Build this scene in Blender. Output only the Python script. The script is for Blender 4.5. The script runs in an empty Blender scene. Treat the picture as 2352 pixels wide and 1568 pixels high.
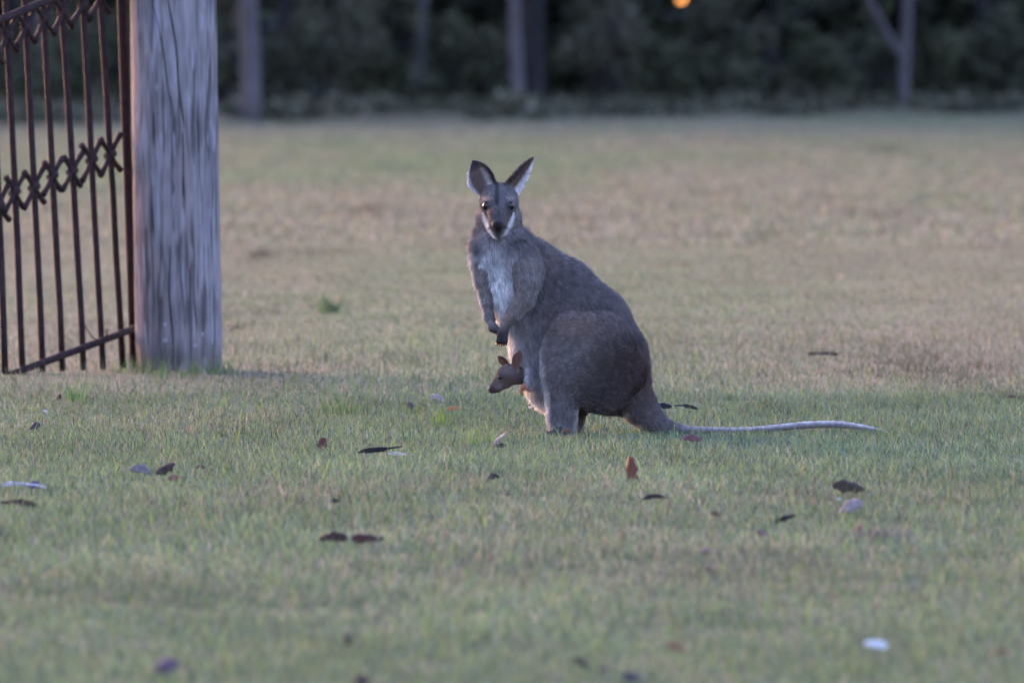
import bpy, math, random
import numpy as np
from mathutils import Vector

random.seed(7)
rng = np.random.default_rng(7)
scn = bpy.context.scene
COL = scn.collection
R = math.radians

# ------------------------------------------------------------------ camera
CAM_H = 1.178                 # eye height above the lawn
DIST = 30.0                   # metres to the wallaby
FPX = 22410.0                 # focal length in units of a 2352 px wide frame
PITCH = math.atan((784 - 120) / FPX)
cam_data = bpy.data.cameras.new('camera')
cam = bpy.data.objects.new('camera', cam_data)
COL.objects.link(cam)
cam.location = (0, 0, CAM_H)
cam.rotation_euler = (math.pi / 2 - PITCH, 0, 0)
cam_data.sensor_width = 36
cam_data.lens = 36 * FPX / 2352
cam_data.clip_start = 0.5
cam_data.clip_end = 3000
cam_data.dof.use_dof = True
cam_data.dof.focus_distance = DIST - 0.05
cam_data.dof.aperture_fstop = 6.7
scn.camera = cam

# ------------------------------------------------------------------ sky and sun (dusk, sun low behind the wood)
SUN_AZ = -34.0                # degrees from +Y towards +X
SUN_EL = 3.8
world = bpy.data.worlds.new('World')
scn.world = world
world.use_nodes = True
wn = world.node_tree.nodes
wl = world.node_tree.links
wn.clear()
sky = wn.new('ShaderNodeTexSky')
sky.sky_type = 'NISHITA'
sky.sun_disc = False
sky.sun_elevation = R(SUN_EL)
sky.sun_rotation = R(SUN_AZ % 360)
sky.air_density = 1.0
sky.dust_density = 2.6
sky.ozone_density = 2.2
bg = wn.new('ShaderNodeBackground')
bg.inputs['Strength'].default_value = 0.12
wo = wn.new('ShaderNodeOutputWorld')
tint = wn.new('ShaderNodeMix')          # dusk air: the whole sky leans to mauve
tint.data_type = 'RGBA'; tint.blend_type = 'MULTIPLY'
tint.inputs['Factor'].default_value = 1.0
tint.inputs['B'].default_value = (1.15, 0.94, 1.21, 1)
wl.new(sky.outputs[0], tint.inputs['A'])
wl.new(tint.outputs['Result'], bg.inputs['Color'])
wl.new(bg.outputs[0], wo.inputs['Surface'])

sun_data = bpy.data.lights.new('sun', 'SUN')
sun_data.energy = 0.42
sun_data.angle = R(30)
sun_data.color = (1.0, 0.72, 0.5)
sun = bpy.data.objects.new('sun', sun_data)
COL.objects.link(sun)
to_sun = Vector((math.sin(R(SUN_AZ)) * math.cos(R(SUN_EL)), math.cos(R(SUN_AZ)) * math.cos(R(SUN_EL)), math.sin(R(SUN_EL))))
sun.rotation_euler = to_sun.to_track_quat('Z', 'Y').to_euler()
sun.location = (-20, 40, 30)

vs = scn.view_settings
vs.view_transform = 'Standard'
vs.look = 'None'
vs.gamma = 1.0
vs.use_curve_mapping = False
vs.exposure = 4.40
scn.cycles.use_denoising = True
scn.cycles.max_bounces = 6
scn.cycles.diffuse_bounces = 3
scn.cycles.transparent_max_bounces = 6


# ------------------------------------------------------------------ helpers
def ray(px, py):
    u, v = (px - 1176) / FPX, (784 - py) / FPX
    c, s = math.cos(PITCH), math.sin(PITCH)
    return Vector((u, c + v * s, -s + v * c))


def at(px, py, Y):
    d = ray(px, py)
    k = Y / d.y
    return Vector((d.x * k, Y, CAM_H + d.z * k))


def on_ground(px, py):
    d = ray(px, py)
    k = CAM_H / -d.z
    return Vector((d.x * k, d.y * k, 0))


def hash2(ix, iy, seed):
    h = (ix.astype(np.int64) * 374761393 + iy.astype(np.int64) * 668265263 + seed * 1442695041) & 0xFFFFFFFF
    h = ((h ^ (h >> 13)) * 1274126177) & 0xFFFFFFFF
    h = h ^ (h >> 16)
    return (h & 0xFFFFFF) / float(0xFFFFFF)


def vnoise(x, y, seed=0):
    x = np.asarray(x, float); y = np.asarray(y, float)
    ix, iy = np.floor(x), np.floor(y)
    fx, fy = x - ix, y - iy
    fx = fx * fx * (3 - 2 * fx); fy = fy * fy * (3 - 2 * fy)
    a = hash2(ix, iy, seed); b = hash2(ix + 1, iy, seed)
    c = hash2(ix, iy + 1, seed); d = hash2(ix + 1, iy + 1, seed)
    return (a * (1 - fx) + b * fx) * (1 - fy) + (c * (1 - fx) + d * fx) * fy


def fbm(x, y, seed=0, octs=3):
    s = 0; a = 0.5; n = 0
    for k in range(octs):
        s = s + a * vnoise(np.asarray(x) * 2 ** k, np.asarray(y) * 2 ** k, seed + k * 17)
        n += a; a *= 0.5
    return s / n


def hfun(x, y):
    x = np.asarray(x, float); y = np.asarray(y, float)
    h = 0.03 * (fbm(x * 0.5, y * 0.28, 3, 3) - 0.5)
    calm = np.exp(-((x - 0.4) ** 2 / 1.2 + (y - 30) ** 2 / 3.0))      # level under the animal
    return h * (1 - calm)


def H(x, y):
    return float(hfun(np.array([x]), np.array([y]))[0])


def tag(o, label=None, cat=None, group=None, kind=None):
    if label: o['label'] = label
    if cat: o['category'] = cat
    if group: o['group'] = group
    if kind: o['kind'] = kind
    return o


def empty(name, loc=(0, 0, 0)):
    o = bpy.data.objects.new(name, None)
    COL.objects.link(o)
    o.location = loc
    o.empty_display_size = 0.1
    return o


def link(name, data, parent=None):
    o = bpy.data.objects.new(name, data)
    COL.objects.link(o)
    if parent is not None:
        o.parent = parent
        o.matrix_parent_inverse.identity()
    return o


def np_mesh(name, verts, faces, mat=None, smooth=True, col=None, tris=None):
    """faces: (n,k) int array or list of such arrays."""
    me = bpy.data.meshes.new(name)
    if not isinstance(faces, list): faces = [faces]
    faces = [np.asarray(f, np.int32) for f in faces if len(f)]
    loops = np.concatenate([f.ravel() for f in faces])
    totals = np.concatenate([np.full(len(f), f.shape[1], np.int32) for f in faces])
    starts = np.concatenate([[0], np.cumsum(totals)[:-1]]).astype(np.int32)
    me.vertices.add(len(verts))
    me.vertices.foreach_set('co', np.asarray(verts, np.float32).ravel())
    me.loops.add(len(loops))
    me.loops.foreach_set('vertex_index', loops)
    me.polygons.add(len(totals))
    me.polygons.foreach_set('loop_start', starts)
    me.polygons.foreach_set('loop_total', totals)
    me.update(calc_edges=True)
    me.polygons.foreach_set('use_smooth', np.full(len(totals), smooth))
    if col is not None:
        a = me.attributes.new('col', 'FLOAT_COLOR', 'POINT')
        c4 = np.ones((len(verts), 4), np.float32); c4[:, :3] = col
        a.data.foreach_set('color', c4.ravel())
    if mat: me.materials.append(mat)
    me.update()
    return me


class MB:
    """collects tubes, boxes and sheets into one mesh"""
    def __init__(self):
        self.v = []; self.f = []

    def tube(self, pts, radii, n=8, cap=True):
        pts = [Vector(p) for p in pts]
        if not hasattr(radii, '__len__'): radii = [radii] * len(pts)
        base = len(self.v)
        up = Vector((0.13, 0.97, 0.21)).normalized()
        for i, p in enumerate(pts):
            t = (pts[min(i + 1, len(pts) - 1)] - pts[max(i - 1, 0)]).normalized()
            a = t.cross(up)
            if a.length < 1e-3: a = t.cross(Vector((1, 0, 0)))
            a.normalize(); b = t.cross(a)
            for k in range(n):
                w = 2 * math.pi * k / n
                self.v.append(p + (a * math.cos(w) + b * math.sin(w)) * radii[i])
        for i in range(len(pts) - 1):
            for k in range(n):
                k2 = (k + 1) % n
                self.f.append((base + i * n + k, base + i * n + k2, base + (i + 1) * n + k2, base + (i + 1) * n + k))
        if cap:
            self.f.append(tuple(base + k for k in reversed(range(n))))
            self.f.append(tuple(base + (len(pts) - 1) * n + k for k in range(n)))
        return self

    def build(self, name, mat, parent=None, smooth=True):
        me = bpy.data.meshes.new(name)
        off = Vector((0, 0, 0))
        if parent is not None: off = parent.location
        me.from_pydata([tuple(Vector(v) - off) for v in self.v], [], self.f)
        for p in me.polygons: p.use_smooth = smooth
        me.materials.append(mat)
        me.update()
        return link(name, me, parent)


def new_mat(name):
    m = bpy.data.materials.new(name)
    m.use_nodes = True
    nt = m.node_tree
    b = nt.nodes['Principled BSDF']
    b.inputs['Roughness'].default_value = 0.9
    b.inputs['Specular IOR Level'].default_value = 0.2
    return m, nt, b


def ramp(nt, stops, fac):
    r = nt.nodes.new('ShaderNodeValToRGB')
    el = r.color_ramp.elements
    while len(el) < len(stops): el.new(0.5)
    for e, (p, c) in zip(el, stops):
        e.position = p; e.color = (*c, 1)
    nt.links.new(fac, r.inputs['Fac'])
    return r


def noise(nt, scale, detail=4, rough=0.6, vec=None, stretch=None):
    n = nt.nodes.new('ShaderNodeTexNoise')
    n.inputs['Scale'].default_value = scale
    n.inputs['Detail'].default_value = detail
    n.inputs['Roughness'].default_value = rough
    tc = nt.nodes.new('ShaderNodeTexCoord')
    src = tc.outputs['Object']
    if stretch:
        mp = nt.nodes.new('ShaderNodeMapping')
        mp.inputs['Scale'].default_value = stretch
        nt.links.new(src, mp.inputs['Vector']); src = mp.outputs['Vector']
    nt.links.new(src, n.inputs['Vector'])
    return n


def attr_mat(name, translucent=0.0, rough=0.8, spec=0.15, sat_noise=None, tcol=None):
    """material whose own colour is carried by the geometry's 'col' attribute"""
    m, nt, b = new_mat(name)
    a = nt.nodes.new('ShaderNodeAttribute'); a.attribute_name = 'col'
    src = a.outputs['Color']
    if sat_noise:
        n = noise(nt, sat_noise, 3)
        r = ramp(nt, [(0.3, (0.75, 0.75, 0.75)), (0.7, (1.2, 1.2, 1.2))], n.outputs['Fac'])
        mx = nt.nodes.new('ShaderNodeMix'); mx.data_type = 'RGBA'; mx.blend_type = 'MULTIPLY'
        mx.inputs['Factor'].default_value = 1
        nt.links.new(src, mx.inputs['A']); nt.links.new(r.outputs['Color'], mx.inputs['B'])
        src = mx.outputs['Result']
    nt.links.new(src, b.inputs['Base Color'])
    b.inputs['Roughness'].default_value = rough
    b.inputs['Specular IOR Level'].default_value = spec
    if translucent:
        t = nt.nodes.new('ShaderNodeBsdfTranslucent')
        if tcol: t.inputs['Color'].default_value = (*tcol, 1)
        else: nt.links.new(src, t.inputs['Color'])
        ms = nt.nodes.new('ShaderNodeMixShader'); ms.inputs['Fac'].default_value = translucent
        nt.links.new(b.outputs[0], ms.inputs[1]); nt.links.new(t.outputs[0], ms.inputs[2])
        nt.links.new(ms.outputs[0], nt.nodes['Material Output'].inputs['Surface'])
    return m


# ------------------------------------------------------------------ ground
def green_mask(x, y):
    """1 = green turf, 0 = dry brownish grass"""
    edge = 34.6 - 0.28 * x + 1.6 * (fbm(x * 0.6, y * 0.2, 21, 3) - 0.5)
    g = 1 / (1 + np.exp((y - edge) * 2.2))
    patch = fbm(x * 0.9, y * 0.35, 31, 4)
    near = np.clip(1.0 + 1.6 * (patch - 0.5), 0, 1)
    near = near * (1 - 0.22 * np.exp(-((y - 21.5) / 1.3) ** 2))
    near = np.clip(near + 0.6 * np.exp(-((y - 18.2) / 1.6) ** 2), 0, 1.15)
    p2 = fbm(x * 0.45, y * 0.055, 41, 4)
    far = np.clip(0.40 + 2.2 * (p2 - 0.5) - 0.34 * np.clip((y - 105) / 50, 0, 1) - 0.28 * np.exp(-((y - 66) / 14) ** 2), 0, 1)
    return g * near + (1 - g) * far


def dark_patch(x, y):
    """patches where the grass colour is darker"""
    d = np.zeros_like(x)
    for px, py, wx, wy, s in ((600, 587, 34, 6, 1.0), (720, 582, 110, 4, .55), (850, 485, 50, 7, .6), (1760, 540, 20, 5, .55),
                              (540, 760, 36, 5, .8), (740, 828, 20, 4, .7), (2130, 850, 190, 34, .5), (620, 862, 150, 8, .6),
                              (2010, 492, 70, 6, .35), (630, 720, 30, 5, .4), (2040, 345, 60, 6, .4), (1895, 812, 46, 5, .35)):
        c = on_ground(px, py)
        sx = wx * c.y / FPX
        sy = abs(on_ground(px, py - 1.6 * wy).y - c.y)
        d = np.maximum(d, s * np.exp(-(((x - c.x) / sx) ** 2 + ((y - c.y) / sy) ** 2)))
    return d


def make_ground():
    xs = np.unique(np.concatenate([np.linspace(-160, -30, 12), np.linspace(-30, -4, 20), np.linspace(-4, 4, 60), np.linspace(4, 30, 20), np.linspace(30, 160, 12)]))
    ys = np.unique(np.concatenate([np.linspace(-60, 14, 10), np.linspace(14, 45, 130), np.linspace(45, 180, 120), np.linspace(180, 420, 14)]))
    X, Y = np.meshgrid(xs, ys, indexing='ij')
    Z = hfun(X, Y)
    v = np.stack([X, Y, Z], -1).reshape(-1, 3)
    nx, ny = len(xs), len(ys)
    i, j = np.meshgrid(np.arange(nx - 1), np.arange(ny - 1), indexing='ij')
    a = (i * ny + j).ravel()
    f = np.stack([a, a + ny, a + ny + 1, a + 1], -1)
    m, nt, b = new_mat('turf_soil')
    n1 = noise(nt, 9, 6, .65)
    n2 = noise(nt, .35, 5, .6, stretch=(1, .4, 1))
    r1 = ramp(nt, [(0.3, (.036, .042, .026)), (0.5, (.062, .066, .042)), (0.72, (.10, .098, .068))], n1.outputs['Fac'])
    r2 = ramp(nt, [(0.35, (.8, .95, .75)), (0.65, (1.1, 1.0, .95))], n2.outputs['Fac'])
    mx = nt.nodes.new('ShaderNodeMix'); mx.data_type = 'RGBA'; mx.blend_type = 'MULTIPLY'; mx.inputs['Factor'].default_value = 1
    nt.links.new(r1.outputs['Color'], mx.inputs['A']); nt.links.new(r2.outputs['Color'], mx.inputs['B'])
    nt.links.new(mx.outputs['Result'], b.inputs['Base Color'])
    b.inputs['Roughness'].default_value = 1
    o = link('ground', np_mesh('ground', v, f, m))
    tag(o, 'wide level grass paddock reaching to the dark wood', None, None, 'structure')


make_ground()
grass_mat = attr_mat('grass_blade', 0.3, 0.7, 0.2)


def blades(x, y, h, w, col, lean=0.5, segs=2, z0=None):
    n = len(x)
    z = hfun(x, y) if z0 is None else z0
    yaw = rng.uniform(0, 2 * np.pi, n)
    ld = rng.uniform(0, 2 * np.pi, n)
    la = lean * rng.uniform(0.1, 1.0, n) * h
    sx, sy = np.cos(yaw) * w / 2, np.sin(yaw) * w / 2
    lx, ly = np.cos(ld) * la, np.sin(ld) * la
    root = np.stack([x, y, z - 0.004], -1)
    S = np.stack([sx, sy, np.zeros(n)], -1)
    if segs == 2:
        mid = root + np.stack([lx * .35, ly * .35, h * .6], -1)
        tip = root + np.stack([lx, ly, h], -1)
        V = np.stack([root - S, root + S, mid - S * .8, mid + S * .8, tip], 1)
        b = np.arange(n)[:, None] * 5
        F = [b + np.array([[0, 1, 3, 2]]), b + np.array([[2, 3, 4]])]
        k = 5
    else:
        tip = root + np.stack([lx, ly, h], -1)
        V = np.stack([root - S, root + S, tip], 1)
        b = np.arange(n)[:, None] * 3
        F = [b + np.array([[0, 1, 2]])]
        k = 3
    C = np.repeat(col[:, None, :], k, 1)
    return V.reshape(-1, 3), F, C.reshape(-1, 3)


GREENS = np.array([[.098, .150, .076], [.126, .182, .078], [.086, .130, .092], [.158, .215, .066], [.136, .172, .122], [.048, .074, .044]])
STRAWS = np.array([[.212, .188, .134], [.166, .145, .102], [.258, .235, .176], [.090, .072, .052], [.200, .185, .144], [.138, .120, .092]])


def grass_colour(x, y, shift=0.0, spread=1.0):
    n = len(x)
    g = np.clip(green_mask(x, y) + shift, 0, 1)
    p = 0.22 + 0.68 * g
    isg = rng.uniform(0, 1, n) < p
    c = np.where(isg[:, None], GREENS[rng.integers(0, 6, n)], STRAWS[rng.integers(0, 6, n)])
    d = dark_patch(x, y)
    k = 1 - (1 - rng.uniform(.6, 1.4, n)) * spread
    mean = (GREENS.mean(0) * p[:, None] + STRAWS.mean(0) * (1 - p)[:, None])
    c = c * spread + mean * (1 - spread)
    und = .72 + .56 * fbm(x * 2.3, y * .9, 81, 3)          # darker and paler drifts of turf
    return c * (k * und)[:, None] * (1 - 0.92 * d)[:, None]


def scatter(y0, y1, density, margin):
    n_try = int((y1 - y0) * (y1 * 2352 / FPX + 2 * margin) * density)
    y = rng.uniform(y0, y1, n_try)
    half = y * 1176 / FPX + margin
    x = rng.uniform(-1, 1, n_try) * (y1 * 1176 / FPX + margin)
    k = np.abs(x) < half
    inner = np.abs(x) < y * 1176 / FPX + .15
    k &= inner | (rng.uniform(0, 1, n_try) < .40)
    return x[k], y[k]


def merge(parts):
    V, F3, F4, C = [], [], [], []
    o = 0
    for v, f, c in parts:
        V.append(v); C.append(c)
        for q in f:
            (F4 if q.shape[1] == 4 else F3).append(q + o)
        o += len(v)
    fs = []
    if F4: fs.append(np.concatenate(F4))
    if F3: fs.append(np.concatenate(F3))
    return np.concatenate(V), fs, np.concatenate(C)


def keep_clear(x, y):
    post = (x + 1.236) ** 2 + (y - 36.3) ** 2 > 0.155 ** 2
    return post


def make_grass():
    parts = []
    x, y = scatter(17.6, 33.5, 7800, 1.3)
    clump = fbm(x * 7, y * 5, 51, 2)
    k = rng.uniform(0, 1, len(x)) < 0.12 + 1.5 * clump
    x, y = x[k], y[k]; clump = clump[k]
    tall = fbm(x * 3.2, y * 2.2, 61, 2)
    h = 0.010 + 0.027 * rng.beta(2, 3, len(x)) * (0.5 + 1.1 * tall)
    parts.append(blades(x, y, h, rng.uniform(.0018, .0036, len(x)), grass_colour(x, y), .9))
    # scattered longer blades
    x, y = scatter(17.3, 40, 150, .5)
    h = rng.uniform(.03, .065, len(x))
    parts.append(blades(x, y, h, rng.uniform(.002, .0036, len(x)), grass_colour(x, y, .15), .6))
    x, y = scatter(33.5, 60, 1400, 2.2)
    k = keep_clear(x, y); x, y = x[k], y[k]
    h = 0.010 + 0.026 * rng.beta(2, 3, len(x))
    bare = np.exp(-(((x + 1.25) / .55) ** 2 + ((y - 35.75) / .9) ** 2))
    h = h * (1 - .7 * bare)
    parts.append(blades(x, y, h, rng.uniform(.0035, .008, len(x)), grass_colour(x, y, .04, .75), 1.0, 1))
    V, F, C = merge(parts)
    o = link('lawn_grass', np_mesh('lawn_grass', V, F, grass_mat, True, C))
    tag(o, 'short grey green turf round the wallaby and the post', 'grass', None, 'stuff')
    x, y = scatter(60, 184, 170, 5.0)
    k = y < tree_edge(x) + 1.5; x, y = x[k], y[k]
    h = 0.015 + 0.05 * rng.beta(2, 3, len(x))
    V, F, C = merge([blades(x, y, h, rng.uniform(.012, .03, len(x)), grass_colour(x, y, .06, .72), 1.2, 1)])
    o = link('dry_grass', np_mesh('dry_grass', V, F, grass_mat, True, C))
    tag(o, 'dry brownish grass of the paddock behind the wallaby', 'grass', None, 'stuff')
    # tall seeding grass along the edge of the wood
    n = 34000
    x = rng.uniform(-16, 16, n)
    y = tree_edge(x) + rng.gamma(2.0, 1.1, n) - 1.2
    tall = fbm(x * 0.8, y * 0.3, 71, 3)
    h = 0.02 + 0.30 * np.clip(tall - 0.36, 0, 1) * rng.uniform(.4, 1.6, n)
    c = np.array([.165, .148, .105]) * rng.uniform(.6, 1.3, n)[:, None]
    V, F, C = merge([blades(x, y, h, rng.uniform(.012, .03, n), c, .6, 1)])
    o = link('long_grass', np_mesh('long_grass', V, F, grass_mat, True, C))
    tag(o, 'blurred pale long grass along the foot of the wood', 'grass', None, 'stuff')


def tree_edge(x):
    return 155.5 + 1.85 * (np.asarray(x, float) + 4.7)


make_grass()


# ------------------------------------------------------------------ wood at the far side
def bark_mat(name, c0, c1, scale=3):
    m, nt, b = new_mat(name)
    n = noise(nt, scale, 5, .65, stretch=(1, 1, .25))
    r = ramp(nt, [(.3, c0), (.7, c1)], n.outputs['Fac'])
    nt.links.new(r.outputs['Color'], b.inputs['Base Color'])
    return m


pale_bark = bark_mat('pale_bark', (.052, .043, .044), (.105, .089, .092))
dark_bark = bark_mat('dark_bark', (.008, .007, .008), (.022, .019, .021))
leaf_mats = {}
SUNSET_GAP = [(at(1566, -7, 200.0), .17), (at(1588, -3, 200.0), .13), (at(1545, -5, 200.0), .11), (at(284, 4, 200.0), .10)]


def leaf_cloud(centres, radii, n, size, colours, seed, flat=1.0):
    """quads spread through soft-edged clumps"""
    g = np.random.default_rng(seed)
    centres = np.asarray(centres, float); radii = np.asarray(radii, float)
    idx = g.choice(len(centres), n, p=radii ** 2 / (radii ** 2).sum())
    d = g.normal(0, 1, (n, 3)); d /= np.linalg.norm(d, axis=1)[:, None]
    rr = g.uniform(0.35, 1.0, n) ** 0.5
    P = centres[idx] + d * (radii[idx] * rr)[:, None] * np.array([1, 1, flat])
    a = g.normal(0, 1, (n, 3)); a /= np.linalg.norm(a, axis=1)[:, None]
    b = np.cross(a, g.normal(0, 1, (n, 3))); b /= np.linalg.norm(b, axis=1)[:, None]
    s = size * g.uniform(.5, 1.3, n)
    a *= s[:, None]; b *= (s * g.uniform(.3, .6, n))[:, None]
    keep = P[:, 2] > 0.02
    c0 = np.array([0, 0, CAM_H])
    for q, gap in SUNSET_GAP:                       # an opening among the branches where the sky shows
        q = np.array(q); u = (q - c0) / np.linalg.norm(q - c0)
        w = P - c0
        t = w @ u
        dist = np.linalg.norm(w - t[:, None] * u, axis=1)
        keep &= dist > gap
    P, a, b, idx = P[keep], a[keep], b[keep], idx[keep]
    n = len(P)
    V = np.stack([P - a, P + b, P + a, P - b], 1).reshape(-1, 3)
    F = np.arange(n)[:, None] * 4 + np.arange(4)[None]
    cc = np.asarray(colours, float)
    tone = g.uniform(.78, 1.25, len(centres))[idx] * g.uniform(.7, 1.3, n)
    C = cc[g.integers(0, len(cc), n)] * tone[:, None]
    return V, F, np.repeat(C, 4, 0)


foliage_mat = attr_mat('foliage', 0.08, 0.7, 0.1)
OLIVE = [(.046, .050, .027), (.056, .058, .031), (.038, .041, .024), (.060, .056, .033)]
DARKF = [(.045, .047, .029), (.055, .055, .033), (.039, .041, .027)]
KHAKI = [(.060, .059, .038), (.053, .052, .035), (.070, .062, .044)]


def tree(label, px, Y, rad, lean_px, height, bark, colours, seed, fork=None, crown_low=3.2, name='gum_tree', group='trees along the edge of the paddock'):
    g = random.Random(seed)
    base = at(px, 200, Y); base.z = 0
    root = empty(name, base)
    tag(root, label, 'tree', group)
    mpx = Y / FPX
    top = base + Vector((lean_px * mpx / (2.1) * height * .35, g.uniform(-.4, .4), height))
    mb = MB()
    pts, rr = [], []
    for i in range(13):
        t = i / 12
        w = Vector((math.sin(t * 9 + seed) * .05, math.cos(t * 7 + seed) * .05, 0)) * (1 if i else 0)
        zz = height * t ** 1.25
        p = base + (top - base) * (zz / height) + w
        if i == 0: p.z = -.1
        pts.append(p); rr.append(rad * (1.18 if i == 0 else 1.0) * (1 - .72 * zz / height))
    mb.tube(pts, rr, 10)
    tips = []
    if fork:
        (fx, fy), (gx, gy), fr = fork
        a = at(fx, fy, Y); b2 = at(gx, gy, Y - .3)
        d = (b2 - a)
        seq = [a - d * .05, a + d * .5, b2, a + d * 1.9 + Vector((0, 0, .6)), a + d * 2.6 + Vector((0, 0, 2.4))]
        br = MB().tube(seq, [fr, fr * .95, fr * .85, fr * .6, fr * .25], 8)
        br.build('branch', bark, root)
        tips.append(seq[-1])
    mb.build('trunk', bark, root)
    for k in range(6):
        t = g.uniform(.45, .95)
        p = base + (top - base) * t
        a = g.uniform(0, 6.28); L = g.uniform(1.0, 2.6) * height / 9
        e = p + Vector((math.cos(a) * L, math.sin(a) * L, L * .8))
        MB().tube([p, p + (e - p) * .5 + Vector((0, 0, -.1)), e], [rad * .3, rad * .2, rad * .06], 6).build('branch', bark, root)
        tips.append(e)
    tips.append(top)
    cs, rs = [], []
    for tpt in tips:
        for _ in range(5):
            c = tpt + Vector((g.gauss(0, .8), g.gauss(0, .8), g.gauss(0, .6)))
            c.z = max(c.z, crown_low)
            cs.append(c); rs.append(g.uniform(.5, 1.1))
    V, F, C = leaf_cloud(cs, rs, 1700, .20, colours, seed)
    V = V - np.array(base)
    link('crown', np_mesh('crown', V, F, foliage_mat, False, C), root)
    return root


tree('stout pale gum trunk just right of the wooden post', 570, 158.5, .165, 2, 12, pale_bark, OLIVE, 1)
tree('slim pale gum trunk standing above and behind the wallaby', 1187, 170, .115, 4, 11, pale_bark, OLIVE, 2)
tree('dark barked tree close beside the slim pale trunk behind the wallaby', 1234, 174, .17, 2, 11, dark_bark, DARKF, 3)
tree('pale gum trunk with a low fork at the upper right', 2080, 186, .115, 10, 11, pale_bark, OLIVE, 4,
     fork=((2078, 150), (1998, 5), .075))
tree('faint slender gum trunk between the stout pale trunk and the wallaby', 965, 182, .12, 1, 10, bark_mat('dim_bark', (.036, .032, .033), (.060, .053, .055)), OLIVE, 5)
tree('faint pale trunk glimpsed between the bars of the rusty gate', 88, 172, .10, 0, 10, bark_mat('dull_bark', (.06, .058, .06), (.11, .105, .105)), OLIVE, 6)
tree('dim dark trunk left of the orange gap of evening sky', 1420, 190, .14, 2, 10, dark_bark, DARKF, 8)
tree('dim dark trunk near the right edge behind the forked gum', 2260, 194, .16, -1, 10, dark_bark, DARKF, 9)
tree('dim dark trunk in the wood just right of the stout pale trunk', 655, 178, .13, -2, 10, dark_bark, DARKF, 10)
tree('dim dark trunk halfway between the orange gap and the forked gum', 1770, 196, .15, 3, 10, dark_bark, DARKF, 11)


def shrub(label, px, Y, w, h, colours, seed, n=900):
    g = random.Random(seed)
    base = at(px, 200, Y); base.z = 0
    root = empty('shrub', base)
    tag(root, label, 'shrub', 'shrubs along the edge of the wood')
    cs, rs = [], []
    for _ in range(16):
        a = g.uniform(0, 6.28); q = g.uniform(0, 1) ** .5
        zc = g.uniform(.12, .9) * h
        wide = w * (1 - .45 * (zc / h - .35) ** 2)
        cs.append(base + Vector((math.cos(a) * q * wide, math.sin(a) * q * wide, zc)))
        rs.append(g.uniform(.22, .42) * min(w, h))
    V, F, C = leaf_cloud(cs, rs, n, .11, colours, seed + 100)
    link('foliage', np_mesh('foliage', V - np.array(base), F, foliage_mat, False, C), root)
    m = MB()
    for _ in range(5):
        a = g.uniform(0, 6.28)
        e = base + Vector((math.cos(a) * w * .5, math.sin(a) * w * .5, h * g.uniform(.5, .8)))
        m.tube([base + Vector((math.cos(a) * .08, math.sin(a) * .08, -.05)), base + (e - base) * .5 + Vector((0, 0, .1)), e], [.03, .022, .008], 5)
    m.build('stem', dark_bark, root)


SHRUBS = [
    ('dull green bush seen low between the left bars of the gate', 30, 171, 1.0, 1.7, OLIVE),
    ('grey green bush behind the gate just left of the wooden post', 215, 173, 1.0, 2.3, OLIVE),
    ('brownish bush filling the gap between post and stout pale trunk', 500, 172, .7, 2.6, KHAKI),
    ('dark bush to the right of the stout pale trunk', 640, 176, .8, 1.5, DARKF),
    ('pale olive bush leaning over the dark hollow right of the stout trunk', 745, 177, .9, 2.5, KHAKI),
    ('grey green bush between stout trunk and faint slender trunk', 850, 179, .9, 1.6, OLIVE),
    ('dull bush to the right of the faint slender trunk', 1060, 180, 1.0, 2.0, OLIVE),
    ('low dark bush left of the slim pale trunk behind the wallaby', 1130, 179, .5, 1.0, DARKF),
    ('olive bush under the orange gap of sky, left part', 1385, 183, .9, 2.4, KHAKI),
    ('olive bush under the orange gap of sky, right part', 1500, 186, .8, 1.7, OLIVE),
    ('grey green bush in the middle of the right hand wood', 1640, 187, .8, 1.4, OLIVE),
    ('taller khaki bush right of the orange gap of sky', 1660, 192, 1.0, 2.6, KHAKI),
    ('low pale bush in front of the dark wood, left of the forked gum', 1815, 186, .45, .8, KHAKI),
    ('grey green bush behind the low pale bush left of the forked gum', 1870, 190, .9, 1.7, OLIVE),
    ('dark bush below the branch of the forked gum', 1985, 192, .9, 1.5, DARKF),
    ('dull bush just right of the forked gum', 2155, 192, .8, 1.5, OLIVE),
    ('dark bush at the far right edge of the wood', 2310, 193, .9, 2.2, DARKF),
]
for i, (lb, px, Y, w, h, c) in enumerate(SHRUBS):
    shrub(lb, px, Y, w, h, c, 200 + i)


def woodland():
    g = np.random.default_rng(99)
    cs, rs = [], []
    for _ in range(900):
        x = g.uniform(-34, 34); y = 0.95 * (x + 9) * 0.6 + g.uniform(186, 212)
        z = g.uniform(0, 1) ** 2.2 * 11
        cs.append((x, y, z)); rs.append(g.uniform(.8, 1.9))
    for _ in range(800):
        x = g.uniform(-28, 28); y = 0.95 * (x + 9) * 0.6 + g.uniform(190, 206)
        cs.append((x, y, g.uniform(0.2, 4.2))); rs.append(g.uniform(.7, 1.2))
    V, F, C = leaf_cloud(cs, rs, 150000, .35, DARKF + OLIVE[:1] + [(.045, .045, .04)], 77)
    o = link('woodland', np_mesh('woodland', V, F, foliage_mat, False, C))
    tag(o, 'deep dark mass of trees and undergrowth beyond the paddock', 'wood', None, 'stuff')


woodland()


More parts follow.
